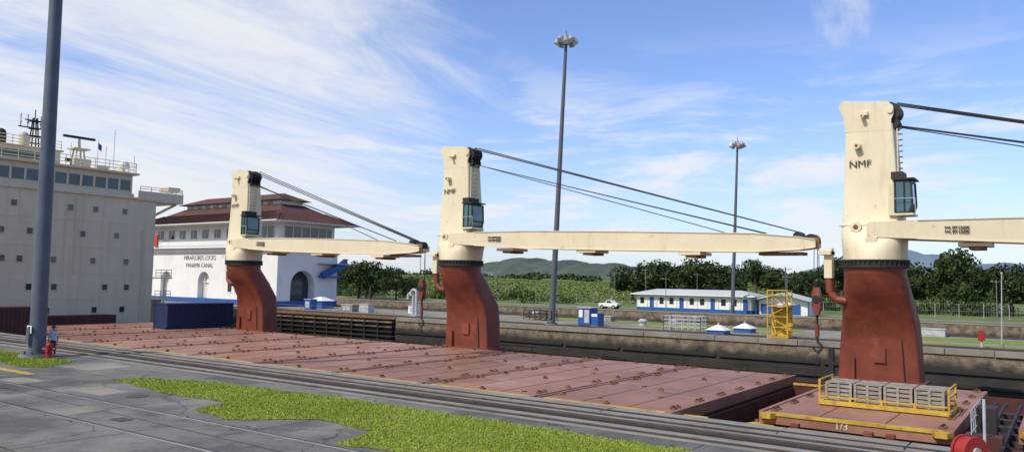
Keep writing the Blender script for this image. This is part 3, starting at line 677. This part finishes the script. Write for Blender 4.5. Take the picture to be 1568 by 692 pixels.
# ---------------------------------------------------------------- control house
def boolcut(o,cut):
    md=o.modifiers.new('b','BOOLEAN');md.object=cut;md.operation='DIFFERENCE';md.solver='EXACT'
    bpy.context.view_layer.update()
    me=bpy.data.meshes.new_from_object(o.evaluated_get(bpy.context.evaluated_depsgraph_get()))
    o.modifiers.clear();o.data=me;bpy.data.objects.remove(cut)
H=empty('lock_control_house')
bx0,bx1,by0,by1=-120.0,-88.0,68.5,80-0.8
b=MB();b.box(bx0,bx1,by0,by1,0,8.1,'white');body=b.finish('walls',H)
c=MB()
def arch_prof(cx,w,z0,zs,n=14):
    return [(cx-w/2,z0)]+[(cx+w/2*math.cos(math.pi-math.pi*i/n),zs+w/2*math.sin(math.pi*i/n)) for i in range(n+1)]+[(cx+w/2,z0)]
c.prism(arch_prof(-105,2.9,0.3,3.2),by0-.5,by0+.9,'glass')
c.prism(arch_prof(-115,2.9,0.3,3.2),by0-.5,by0+.9,'glass')
c.prism(arch_prof(-95,1.6,1.5,3.2),by0-.5,by0+.5,'glass')
c.prismx(arch_prof(72.9,4.2,0.6,2.9),bx1-1.4,bx1+.5,'glass')
cut=c.finish('cut');boolcut(body,cut)
b=MB()
b.box(-112,-103.4,by0+.91,by0+1.2,.3,5,'glass')
b.box(bx1-1.38,bx1-1.3,70.5,75.4,.6,5.2,'glass')
for xx in (-105.7,-104.3): b.box(xx-.05,xx+.05,by0+.6,by0+.7,.3,4.6,'white')
b.box(-106.4,-103.6,by0+.6,by0+.7,3.1,3.2,'white')
b.box(bx0-.05,bx1+.06,by0-.06,by1+.05,0,.75,'blue')
b.box(bx0-.9,bx1+.9,by0-.9,by1+.9,8.1,8.45,'white');b.box(bx0-.95,bx1+.95,by0-.95,by0-.8,8.45,9.1,'white');b.box(bx1+.8,bx1+.95,by0-.8,by1+.9,8.45,9.1,'white')
b.box(bx0-.3,bx1+.3,by0-.3,by1+.3,7.5,8.098,'white')
ux0,ux1,uy0,uy1=bx0+.4,bx1-.4,by0+.4,by1-.4
b.box(ux0,ux1,uy0,uy1,8.45,11.97,'white')
for x0_ in np.arange(ux0+1.2,ux1-9,3.0):
    b.box(x0_,x0_+1.5,uy0-.05,uy0+.01,9.6,10.9,'glass');b.box(x0_-.1,x0_+1.6,uy0-.1,uy0-.001,9.45,9.6,'white');b.box(x0_+.7,x0_+.8,uy0-.09,uy0-.051,9.6,10.9,'white')
b.box(ux1-8.5,ux1-1,uy0-.05,uy0+.01,9.3,11.1,'glass')
for xx in np.arange(ux1-8.5,ux1-.9,1.5): b.box(xx-.06,xx+.06,uy0-.09,uy0-.051,9.3,11.1,'white')
b.box(ux1-.01,ux1+.05,uy0+.8,uy1-.6,9.3,11.1,'glass')
for yy in np.arange(uy0+.8,uy1-.5,1.5): b.box(ux1+.051,ux1+.09,yy-.06,yy+.06,9.3,11.1,'white')
for xx in (-99,-97.3,-92,-90.4): b.box(xx,xx+.9,by0-.03,by0+.01,1.8,3.2,'glass');b.box(xx-.1,xx+1,by0-.08,by0-.0,1.65,1.8,'white')
for xx in (-96.5,-92.5): b.box(xx,xx+.9,by0-.03,by0+.01,5.3,6.4,'glass')
b.finish('storeys_and_windows',H)
def hip(b,x0,x1,y0,y1,z0,x2,x3,y2,y3,z1,k):
    A=[(x0,y0,z0),(x1,y0,z0),(x1,y1,z0),(x0,y1,z0)];B_=[(x2,y2,z1),(x3,y2,z1),(x3,y3,z1),(x2,y3,z1)]
    b.poly(A+B_,[(0,1,5,4),(1,2,6,5),(2,3,7,6),(3,0,4,7),(4,5,6,7),(3,2,1,0)],k)
b=MB()
hip(b,bx0-2.2,bx1+2.2,by0-2.2,by1+2.2,11.7,bx0+1.4,bx1-1.4,by0+1.4,by1-1.4,13.3,'roof')
hip(b,bx0+1.4,bx1-1.4,by0+1.4,by1-1.4,13.302,bx0+4.2,bx1-4.0,by0+3.2,by1-3.2,14.5,'roof')
b.box(bx0+4.4,bx1-4.2,by0+3.4,by1-3.4,14.1,15.1,'white')
for xx in np.arange(bx0+5,bx1-5,2.2): b.box(xx,xx+1.2,by0+3.34,by0+3.41,14.55,14.98,'glass')
hip(b,bx0+3.4,bx1-3.2,by0+2.4,by1-2.4,15.1,bx0+7,bx1-6,by0+5.2,by1-5.2,16.3,'roof')
b.box(bx0-2.25,bx1+2.25,by0-2.25,by1+2.25,11.58,11.697,'white')
for xx in np.arange(bx0-2,bx1+2.2,.7): b.beam((xx,by0-2.2,11.76),(min(max(xx,bx0+1.4),bx1-1.4),by0+1.4,13.36),.12,.08,'roof')
for yy in np.arange(by0-2,by1+2.2,.7): b.beam((bx1+2.2,yy,11.76),(bx1-1.4,min(max(yy,by0+1.4),by1-1.4),13.36),.12,.08,'roof')
b.finish('roof',H)
text('sign_letters','MIRAFLORES LOCKS',(-106.2,by0-.03,6.65),.95,'letterg',parent=H,sx=.95)
text('sign_letters','PANAMA CANAL',(-106.2,by0-.03,5.55),.95,'letterg',parent=H,sx=.95)
b=MB()
b.box(bx1,bx1+1.2,by1-3.6,by1,4.1,4.3,'blue')
b.beam((bx1+.9,by1-3.6,4.3),(bx1+.9,by1+1,6.2),.5,.9,'blue')
b.beam((bx1+.7,by1-2.8,4.3),(bx1+.7,by1+1.0,6.8),.9,.15,'blue')
b.box(bx1,bx1+1.3,by1-3.8,by1+1.2,6.0,6.15,'galv')
b.railing([(bx1+.9,by0-.9,9.1),(bx1+.9,by1+.9,9.1)],.5,'galv',sp=1.2,r=.03,rows=1)
b.finish('awning_and_stair',H)
b=MB();b.box(-117,-116,by0-1.2,by0-.96,8.5,10.2,'orange');b.finish('orange_banner',H)
# ---------------------------------------------------------------- small structures
def lowhouse(name,x0,x1,y0,y1,h,rh,ov=0.8,bays=9):
    E=empty(name);b=MB()
    b.box(x0,x1,y0,y1,0,h,'white');b.box(x0-.04,x1+.04,y0-.04,y1+.04,0,.5,'blue')
    w=(x1-x0)/bays
    for i in range(bays):
        a=x0+i*w
        b.box(a+w*.3,a+w*.7,y0-.05,y0-.001,h*.42,h*.78,'glass' if i%3!=1 else 'blue')
        if i%3==1: b.box(a+w*.3,a+w*.7,y0-.06,y0-.045,.02,h*.8,'blue')
        b.box(a-.06,a+.06,y0-.1,y0-.001,.5,h-.16,'white')
    b.finish('walls_and_windows',E)
    b=MB();hip(b,x0-ov,x1+ov,y0-ov,y1+ov,h,x0+2.2,x1-2.2,(y0+y1)/2-.3,(y0+y1)/2+.3,h+rh,'city');b.box(x0-ov,x1+ov,y0-ov,y1+ov,h-.15,h-.003,'white');b.finish('roof',E)
lowhouse('white_office_building',-55,-37.2,111,116,2.55,.75,bays=11)
b=MB();x0,x1,y0,y1=-36.4,-29.6,112,116
b.box(x0,x1,y0,y1,0,2.0,'white');b.box(x0+.3,x0+2.6,y0-.05,y0-.002,.1,1.5,'blue');b.box(x0+3.4,x0+5.8,y0-.05,y0-.002,.1,1.5,'blue')
b.prism([(x0-.6,1.95),(x0+(x1-x0)/2,2.95),(x1+.6,1.95),(x1+.6,2.1),(x0+(x1-x0)/2,3.12),(x0-.6,2.1)],y0-1,y1+.3,'city')
b.prism([(x0,2.0),(x1,2.0),(x0+(x1-x0)/2,2.95)],y0-.0,y1-.1,'white')
b.cyl((x1+.2,y0-.7,0),(x1+.2,y0-.7,2.1),.08,'blue');b.cyl((x0-.2,y0-.7,0),(x0-.2,y0-.7,2.1),.08,'blue')
b.finish('gabled_shed')
for (x,y,s) in ((-23.6,62.4,.72),(-23.0,67,.72)):
    b=MB();b.box(x-s,x+s,y-s,y+s,0,.38,'blue');hip(b,x-s-.1,x+s+.1,y-s-.1,y+s+.1,.38,x-.12,x+.12,y-.12,y+.12,.78,'white');b.cyl((x,y,.76),(x,y,.95),.08,'galv');b.finish('equipment_kiosk')
b=MB();x,y=-36.8,64.6
b.box(x-1,x+.3,y-.7,y+.7,.1,1.65,'blue');b.box(x+.35,x+1.05,y-.6,y+.6,.1,1.2,'blue');b.box(x-.9,x-.5,y-.74,y-.7,.8,1.5,'white');b.box(x-.3,x+.2,y-.74,y-.7,.3,1.5,'galv');b.box(x+.4,x+1,y-.64,y-.6,.9,1.15,'white');b.box(x-1.1,x+.4,y-.8,y+.8,1.65,1.73,'galv');b.box(x-1,x+1.05,y-.6,y+.6,0,.098,'concrete')
b.finish('blue_equipment_cabinet')
b=MB();b.railing([(-29.4,64.5,0),(-26,64.5,0),(-26,66.2,0),(-29.4,66.2,0),(-29.4,64.5,0)],1.25,'galv',sp=.55,r=.035,rows=4);b.finish('steel_guard_railing')
b=MB();b.railing([(-47.5,69,0),(-44.6,69,0),(-44.6,71,0),(-47.5,71,0)],1.0,'dark',sp=.6,r=.04,rows=3);b.box(-47.4,-44.7,69.2,70.8,.2,.45,'ochre');b.finish('pit_guard_frame')
b=MB();x,y=-18.5,61.9
for dx in (-.75,.75):
    for dy in (-.6,.6): b.beam((x+dx,y+dy,.05),(x+dx,y+dy,3.7),.09,.09,'yellow')
for z_ in (.1,.9,1.7,2.5,3.3,3.7):
    for dy in(-.6,.6): b.beam((x-.75,y+dy,z_),(x+.75,y+dy,z_),.07,.07,'yellow')
    for dx in(-.75,.75): b.beam((x+dx,y-.6,z_),(x+dx,y+.6,z_),.07,.07,'yellow')
for i,z_ in enumerate((.1,.9,1.7,2.5)):
    b.beam((x-.7,y-.3,z_),(x+.7,y-.3,z_+.8),.3,.06,'yellow') if i%2==0 else b.beam((x+.7,y-.3,z_),(x-.7,y-.3,z_+.8),.3,.06,'yellow')
b.box(x-.75,x+.75,y-.6,y+.6,2.48,2.55,'yellow');b.box(x-.75,x+.75,y-.6,y+.6,.08,.14,'yellow');b.box(x-.7,x+.7,y+.5,y+.55,.15,2.4,'yellow')
for z_ in np.arange(.3,3.6,.25): b.beam((x+.3,y+.62,z_),(x+.7,y+.62,z_),.04,.04,'yellow')
b.finish('yellow_access_tower')
b=MB();x,y=-5.2,63.8
b.cyl((x,y,0),(x,y,.55),.07,'galv');b.prism([(x-.2,.5),(x+.2,.5),(x+.18,1.05),(x+.1,1.2),(x-.1,1.2),(x-.18,1.05)],y-.16,y+.16,'hyd');b.box(x-.14,x+.14,y-.18,y-.16,.65,1.0,'hyd');b.finish('red_call_box')
b=MB();b.cyl((-4.1,65.3,0),(-4.0,65.3,5.2),.05,'galv',r1=.03);b.cyl((-4.1,65.3,0),(-4.1,65.3,.25),.14,'concrete');b.sph((-4,65.3,5.2),.08,'galv',n=8);b.finish('signal_pole')
def spole(x,y,h,name='utility_pole',k='fence'):
    b=MB();b.cyl((x,y,0),(x,y,h),.06,k,r1=.045,n=8);b.beam((x-.5,y,h-.2),(x+.5,y,h-.2),.05,.05,k);b.box(x-.6,x-.35,y-.1,y+.1,h-.25,h-.1,k);b.finish(name)
for x,y,h in ((-7,88.5+17,5.2),(-22,105.6,4.5),(-57,118,6.5),(-53,130,6),(-68,128,6),(-80,120,5),(-48,106,5),(-31,107,5.5),(-92,125,6),(-66,122,7)): spole(x,y,h)
spole(-18.8,64.5,5.6,k='polegal');spole(-60.5,107,3.2)
for x,y in ((-33.6,69),(-31.6,71.5),(-50,75),(-54,66),(-13,62.6),(1,62.6)):
    b=MB();b.cyl((x,y,0),(x,y,.45),.34,'galv',n=16);b.cyl((x,y,.4),(x,y,.48),.46,'galv',n=16);b.sph((x,y,.48),.44,'galv',zmin=0,sz=.45);b.finish('mooring_bollard')
for (x,y,h) in ((-58.6,64.3,2.9),(-59.6,64.9,2.5)):
    b=MB();pts=[(x,y,0),(x,y,h-.4)]+[(x-.4+.4*math.cos(t),y,h-.4+.4*math.sin(t)) for t in np.linspace(0,math.pi,9)]+[(x-.8,y,h-.7)]
    b.tube(pts,.17,'galv',n=12);b.cyl((x,y,0),(x,y,.15),.4,'galv');b.finish('gooseneck_vent')
for i,(x,y,w,h,k) in enumerate(((-68,66,1.5,1.0,'galv'),(-72,67,2,.8,'concrete'),(-78,66,1.2,1.3,'blue'),(-64,70,1.2,.9,'white'),(-41,74,3.0,.5,'concrete'),(-56,71,2.2,.5,'galv'),(-52,64,1.0,.7,'ochre'),(-14,68,1.6,.5,'concrete'),(-10,76,2.4,.6,'galv'))):
    b=MB();b.box(x-w/2,x+w/2,y-.5,y+.5,0.01,h,k);b.box(x-w/2-.06,x+w/2+.06,y-.56,y+.56,h,h+.07,'galv');b.box(x-w*.3,x+w*.3,y-.53,y-.5,h*.2,h*.8,'galv');b.finish('service_locker')
b=MB();b.box(-83,-80.5,70,72,0,1.0,'blue');hip(b,-83.2,-80.3,69.8,72.2,1.0,-82,-81.5,70.8,71.2,1.5,'white');b.finish('motor_cover')
b=MB();tx,ty=-60,111.2
b.prism([(tx-1.6,.35),(tx+1.65,.35),(tx+1.7,.8),(tx+.95,.9),(tx+.55,1.32),(tx-.25,1.32),(tx-.4,.88),(tx-1.6,.88)],ty-.7,ty+.7,'white')
b.prism([(tx-.15,.92),(tx+.8,.92),(tx+.5,1.25),(tx-.15,1.25)],ty-.72,ty+.72,'glass')
for dx in(-1.0,1.05):
    b.cyl((tx+dx,ty-.75,.3),(tx+dx,ty+.75,.3),.3,'black',n=16);b.cyl((tx+dx,ty-.77,.3),(tx+dx,ty+.77,.3),.14,'galv',n=12)
b.box(tx+1.6,tx+1.75,ty-.7,ty+.7,.35,.5,'dark');b.finish('pickup_truck')
def fence(name,x0,x1,y,h,sp=3.0):
    b=MB()
    for x in np.arange(x0,x1,sp): b.cyl((x,y,fh(x,y)),(x,y,fh(x,y)+h),.045,'galv',n=5)
    for z in (h*.98,h*.5,.1): b.cyl((x0,y,z+fh(x0,y)),(x1,y,z+fh(x1,y)),.02,'fence',n=5)
    for x in np.arange(x0,x1,.3): b.box(x-.009,x+.009,y-.01,y+.01,fh(x,y)+.05,fh(x,y)+h,'fence')
    b.finish(name)
fence('chain_link_fence',-28,70,127,2.0)
fence('chain_link_fence',-190,-30,138,1.6,sp=4)
b=MB();x,y=-1.85,19.4
b.cyl((x-.1,y+.07,.60),(x+.1,y-.07,.60),.30,'hyd',n=28);b.cyl((x+.1,y-.07,.60),(x+.14,y-.10,.60),.33,'hyd',n=28);b.cyl((x-.14,y+.10,.60),(x-.1,y+.07,.60),.33,'hyd',n=28);b.cyl((x+.14,y-.1,.60),(x+.17,y-.12,.60),.11,'wmark',n=16)
b.box(x-.3,x+.3,y-.25,y+.25,.06,.12,'dark');b.beam((x-.2,y+.14,.1),(x-.0,y+.0,.6),.08,.08,'dark');b.beam((x+.25,y-.1,.1),(x+.1,y-.0,.6),.08,.08,'dark');b.finish('red_hose_reel')
# ---------------------------------------------------------------- vegetation
def treemesh(seed,h,w,dens=70,leaf='leaf',size=.34):
    rr=random.Random(seed);lobes=[];b=MB()
    th=h*.35
    b.cyl((0,0,-.2),(.15,.1,th),h*.03+.06,'bark',r1=h*.02+.05,n=8)
    nl=rr.randint(13,18)
    for i in range(nl):
        a=rr.uniform(0,6.283);d=rr.uniform(.1,1)**.7*w*.62;z=h*(.34+.54*rr.random()*(1-.45*(d/(w*.62))))
        r=w*rr.uniform(.15,.33)
        c=(d*math.cos(a),d*math.sin(a),z)
        lobes.append((c,(r,r,r*rr.uniform(.55,.85))))
        if i<9: b.cyl((.1,.1,th*rr.uniform(.7,1)),(c[0]*.9,c[1]*.9,c[2]-.1),h*.012+.03,'bark',r1=.03,n=5)
    t=b.finish('t');tm=t.data
    V,F=leafquads(lobes,dens,size)
    ctr=V.reshape(-1,4,3).mean(1);q=np.sin(ctr[:,0]*1.9+seed)+np.sin(ctr[:,1]*2.1+1.3*seed)+np.sin(ctr[:,2]*2.6+.7*seed)
    F=F[q>-1.25]
    tv=np.array([v.co[:] for v in tm.vertices]);tf=[list(p.vertices) for p in tm.polygons]
    me=bpy.data.meshes.new('tree');nv=len(tv)
    me.from_pydata(np.concatenate([tv,V]).tolist(),[],tf+(F+nv).tolist());me.materials.append(M['bark']);me.materials.append(M[leaf])
    mi=np.zeros(len(me.polygons),dtype=np.int32);mi[len(tf):]=1;me.polygons.foreach_set('material_index',mi)
    bpy.data.objects.remove(t);return me
TM=[treemesh(i,10,9.5,size=.30,dens=85) for i in range(1,7)]
def T(x,y,h,w=None,v=None):
    v=random.randrange(6) if v is None else v
    s=h/9.2;ws=(w/9.5) if w else s
    addobj('broadleaf_tree',TM[v],loc=(x,y,fh(x,y)-.1),rot=random.uniform(0,6.28),sc=(ws,ws,s))
for x,y,h,w in ((-79,157,7.2,8),(-74.5,156,8.8,10),(-69,158,7.6,9),(-64,153,9.6,12),(-59,158,8.8,9),(-56,151,6.5,6)): T(x,y,h,w)
for x,y,h,w in ((-60.5,184,9.0,8),(-57,187,7.0,7)): T(x,y,h,w)
for x,y,h,w in ((-46,166,6.4,8),(-40,158,7.6,8),(-34.5,153,9.4,9),(-30,155,8.4,8.5),(-25,150,7.4,8),(-18,152,11.4,11),(-13,149,8.6,8),(-8,151,8.4,9),(-2,155,9.2,9),(3,148,7.4,8),(8,152,8.4,10),(14,150,10,11),(20,154,8,9),(27,150,9.6,10),(34,153,7.4,9),(41,149,9.8,10),(49,153,8.8,11),(57,150,9.5,10),(66,152,8,10)): T(x,y,h,w)
SM=[treemesh(20+i,5,6,dens=80,leaf='leafl',size=.2) for i in range(2)]
addobj('round_shrub',SM[0],loc=(-86,124,-.3),sc=(.78,.78,.74))
for x,y,h,w in ((-111.5,109,7.6,7),(-106.5,111,6.0,5.5),(-118,112,7.2,7),(-124,118,8,8)): T(x,y,h,w)
def mass(name,items,dens,size,leaf):
    V,F=leafquads(items,dens,size);me=arrmesh(name,V,F,[leaf]);addobj(name,me)
it=[]
for i in range(60):
    x=random.uniform(-165,-75);y=random.uniform(122,136);r=random.uniform(1.0,2.4)
    if x>-100 and random.random()<.6: continue
    it.append(((x,y,r*.5),(r*1.2,r,r*random.uniform(.6,1.2))))
mass('roadside_shrubs',it,60,.25,'leafl')
it=[]
for i in range(90):
    x=random.uniform(-48,72);y=random.uniform(139,150);r=random.uniform(1.0,2.3)
    it.append(((x,y,r*.6),(r*1.4,r,r*random.uniform(.6,1.2))))
mass('undergrowth',it,55,.26,'leaf')
it=[]
for i in range(150):
    x=random.uniform(-420,60);y=random.uniform(285,330);r=random.uniform(3,6)
    if -250<x<-130: r*=.6
    it.append(((x,y,fh(x,y)+r*.2),(r*1.5,r,r*random.uniform(.45,.8))))
mass('distant_tree_line',it,16,.7,'leaf')
n=90000
P=np.stack([rng.uniform(-260,-40,n),139+rng.random(n)**1.2*140],1)
pn=np.sin(P[:,0]*.31+2*np.sin(P[:,1]*.13))*np.sin(P[:,1]*.23+1.7*np.sin(P[:,0]*.11))
th=rng.random(n)*6.283;w=.25+.25*rng.random(n);h=.15+.35*rng.random(n)*(0.8+0.3*pn)
z=np.array([fh(a,c) for a,c in P])
V=np.zeros((n,3,3));cs=np.stack([np.cos(th),np.sin(th)],1);V[:,0,:2]=P-cs*w[:,None];V[:,1,:2]=P+cs*w[:,None];V[:,2,:2]=P+(rng.random((n,2))-.5)*1.3;V[:,0,2]=z;V[:,1,2]=z;V[:,2,2]=z+h
addobj('tall_grass_field',arrmesh('tg',V.reshape(-1,3),np.arange(3*n).reshape(-1,3),['reed']))
def ridge(name,x0,x1,y,depth,prof,k,n=160):
    b=MB();V=[];rows=10
    for j in range(rows+1):
        t=j/rows
        for i in range(n+1):
            s=i/n;x=x0+(x1-x0)*s
            h=prof(s)*(1+.05*math.sin(s*67)+.035*math.sin(s*151+1)+.02*math.sin(s*333))
            V.append((x+(random.random()-.5)*2,y+depth*(t-.5),h*math.sin(math.pi*t)**.7-2+random.random()*.03*h))
    b.poly(V,[(j*(n+1)+i,j*(n+1)+i+1,(j+1)*(n+1)+i+1,(j+1)*(n+1)+i) for j in range(rows) for i in range(n)],k,True);b.finish(name,recalc=False)
def bump(s,c,w): return math.exp(-((s-c)/w)**2)
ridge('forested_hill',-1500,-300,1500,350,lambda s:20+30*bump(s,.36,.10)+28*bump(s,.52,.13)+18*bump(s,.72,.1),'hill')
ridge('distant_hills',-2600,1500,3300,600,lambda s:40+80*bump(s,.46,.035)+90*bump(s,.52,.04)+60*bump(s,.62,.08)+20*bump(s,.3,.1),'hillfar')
b=MB()
for i in range(16):
    u=random.uniform(-.225,-.11);D=random.uniform(520,640);x=D*(-.581+.814*u);y=D*(.814+.581*u)
    w=random.uniform(5,14);h=random.uniform(7,13) if u<-.17 else random.uniform(5,8)
    b.box(x-w/2,x+w/2,y-5,y+5,0,h,'city');b.box(x-w/2-.3,x+w/2+.3,y-5.3,y+5.3,h,h+.5,'roof' if i%3==0 else 'city')
    for zz in np.arange(2,h-1,3): b.box(x-w/2+1,x+w/2-1,y-5.08,y-5.01,zz,zz+1.1,'glass')
b.finish('distant_town_buildings')
b=MB();b.box(-393,-352,455,470,0,11.5,'white');b.box(-394,-351,454,471,11.5,12.2,'city')
for xx in np.arange(-391,-353,4): b.box(xx,xx+2.5,454.9,454.99,7,9,'glass')
b.finish('warehouse_building')
# ---------------------------------------------------------------- world
AZ=math.radians(252);EL=math.radians(46)
W=bpy.data.worlds.new('World');S.world=W;W.use_nodes=True;nt=W.node_tree;N=nt.nodes;L=nt.links
bg=N['Background'];bg.inputs['Strength'].default_value=0.115
sky=N.new('ShaderNodeTexSky');sky.sky_type='NISHITA';sky.sun_disc=False;sky.sun_elevation=EL;sky.sun_rotation=math.pi/2-AZ+2*math.pi
sky.air_density=1.0;sky.dust_density=0.6;sky.ozone_density=1.8
tc=N.new('ShaderNodeTexCoord');sp=N.new('ShaderNodeSeparateXYZ');L.new(tc.outputs['Generated'],sp.inputs[0])
def mth(op,a,b=None,c=None):
    n=N.new('ShaderNodeMath');n.operation=op
    for i,v in enumerate((a,b,c)):
        if v is None: continue
        if isinstance(v,(int,float)): n.inputs[i].default_value=v
        else: L.new(v,n.inputs[i])
    return n.outputs[0]
def mr(v,a,b_,c=0,d=1,smooth=True):
    n=N.new('ShaderNodeMapRange');n.interpolation_type='SMOOTHSTEP' if smooth else 'LINEAR'
    L.new(v,n.inputs[0]);n.inputs[1].default_value=a;n.inputs[2].default_value=b_;n.inputs[3].default_value=c;n.inputs[4].default_value=d;return n.outputs[0]
zz=mth('ADD',mth('MAXIMUM',sp.outputs['Z'],0.0),0.10)
cx=mth('DIVIDE',sp.outputs['X'],zz);cy=mth('DIVIDE',sp.outputs['Y'],zz)
cb=N.new('ShaderNodeCombineXYZ');L.new(cx,cb.inputs[0]);L.new(cy,cb.inputs[1])
def noise(rotz,sc,scale,detail=9,rough=.58,dist=.5,loc=(0,0,0),src=None):
    mp=N.new('ShaderNodeMapping');mp.vector_type='POINT';mp.inputs['Rotation'].default_value=(0,0,math.radians(rotz));mp.inputs['Scale'].default_value=sc;mp.inputs['Location'].default_value=loc
    L.new(src or cb.outputs[0],mp.inputs[0]);n=N.new('ShaderNodeTexNoise');n.inputs['Scale'].default_value=scale;n.inputs['Detail'].default_value=detail;n.inputs['Roughness'].default_value=rough;n.inputs['Distortion'].default_value=dist
    L.new(mp.outputs[0],n.inputs['Vector']);return n.outputs['Fac']
side=mth('ADD',mth('MULTIPLY',sp.outputs['X'],.814),mth('MULTIPLY',sp.outputs['Y'],.581))
big=noise(20,(1,.55,1),.75,7,.58,.6,(2.0,1.0,0))
mid=noise(40,(1,.4,1),2.3,9,.62,.9,(7.0,3.0,0))
fine=noise(55,(1,.22,1),2.0,10,.70,1.2)
cover=mr(side,-.28,.14,.165,-.13)
dens=mth('ADD',mth('ADD',mth('ADD',mth('MULTIPLY',big,.42),mth('MULTIPLY',fine,.36)),mth('MULTIPLY',mid,.26)),cover)
cl=mr(dens,.50,.80,0,.95)
wisp=mr(noise(75,(1,.35,1),1.1,9,.6,.8,(5,3,0)),.56,.74,0,.65)
low=noise(0,(1,1,5.5),4.2,9,.6,.35,(1.5,4.0,0),src=tc.outputs['Generated'])
lowm=mth('MULTIPLY',mr(low,.46,.64,0,.9),mth('MULTIPLY',mr(sp.outputs['Z'],.005,.05),mr(sp.outputs['Z'],.32,.13)))
tot=mth('MAXIMUM',mth('MAXIMUM',cl,wisp),lowm)
haze=mr(sp.outputs['Z'],0.0,.24,.55,0.0)
haze2=mth('MULTIPLY',haze,mr(side,-.4,.5,1.0,.65))
tint=N.new('ShaderNodeMix');tint.data_type='RGBA';tint.blend_type='MULTIPLY';tint.inputs[0].default_value=1;tint.inputs[7].default_value=(1.22,1.30,1.66,1);L.new(sky.outputs[0],tint.inputs[6])
mx=N.new('ShaderNodeMix');mx.data_type='RGBA';mx.inputs[7].default_value=(5.6,6.4,7.5,1);L.new(haze2,mx.inputs[0]);L.new(tint.outputs[2],mx.inputs[6])
mx2=N.new('ShaderNodeMix');mx2.data_type='RGBA';mx2.inputs[7].default_value=(7.5,7.65,7.95,1);L.new(tot,mx2.inputs[0]);L.new(mx.outputs[2],mx2.inputs[6])
L.new(mx2.outputs[2],bg.inputs['Color'])
sd=bpy.data.lights.new('sun','SUN');sd.energy=3.8;sd.angle=math.radians(.5);sd.color=(1,.94,.83)
so=bpy.data.objects.new('sun',sd);COL.objects.link(so)
dv=Vector((math.cos(AZ)*math.cos(EL),math.sin(AZ)*math.cos(EL),math.sin(EL)))
so.rotation_euler=dv.to_track_quat('Z','Y').to_euler()
# ---------------------------------------------------------------- camera
cam=bpy.data.cameras.new('camera');cam.sensor_width=36;cam.lens=27.55;cam.clip_end=12000;cam.clip_start=.1
co=bpy.data.objects.new('camera',cam);COL.objects.link(co)
p=math.radians(4.05);ro=math.radians(1.05)
f=Vector((-.581*math.cos(p),.814*math.cos(p),math.sin(p))).normalized();r0=Vector((.814,.581,0)).normalized();u0=r0.cross(f)
rt=r0*math.cos(ro)+u0*math.sin(ro);up=rt.cross(f)
mtx=Matrix((rt,up,-f)).transposed().to_4x4();mtx.translation=Vector((0,0,4));co.matrix_world=mtx
S.camera=co
S.view_settings.view_transform='Standard';S.view_settings.look='None';S.view_settings.exposure=0
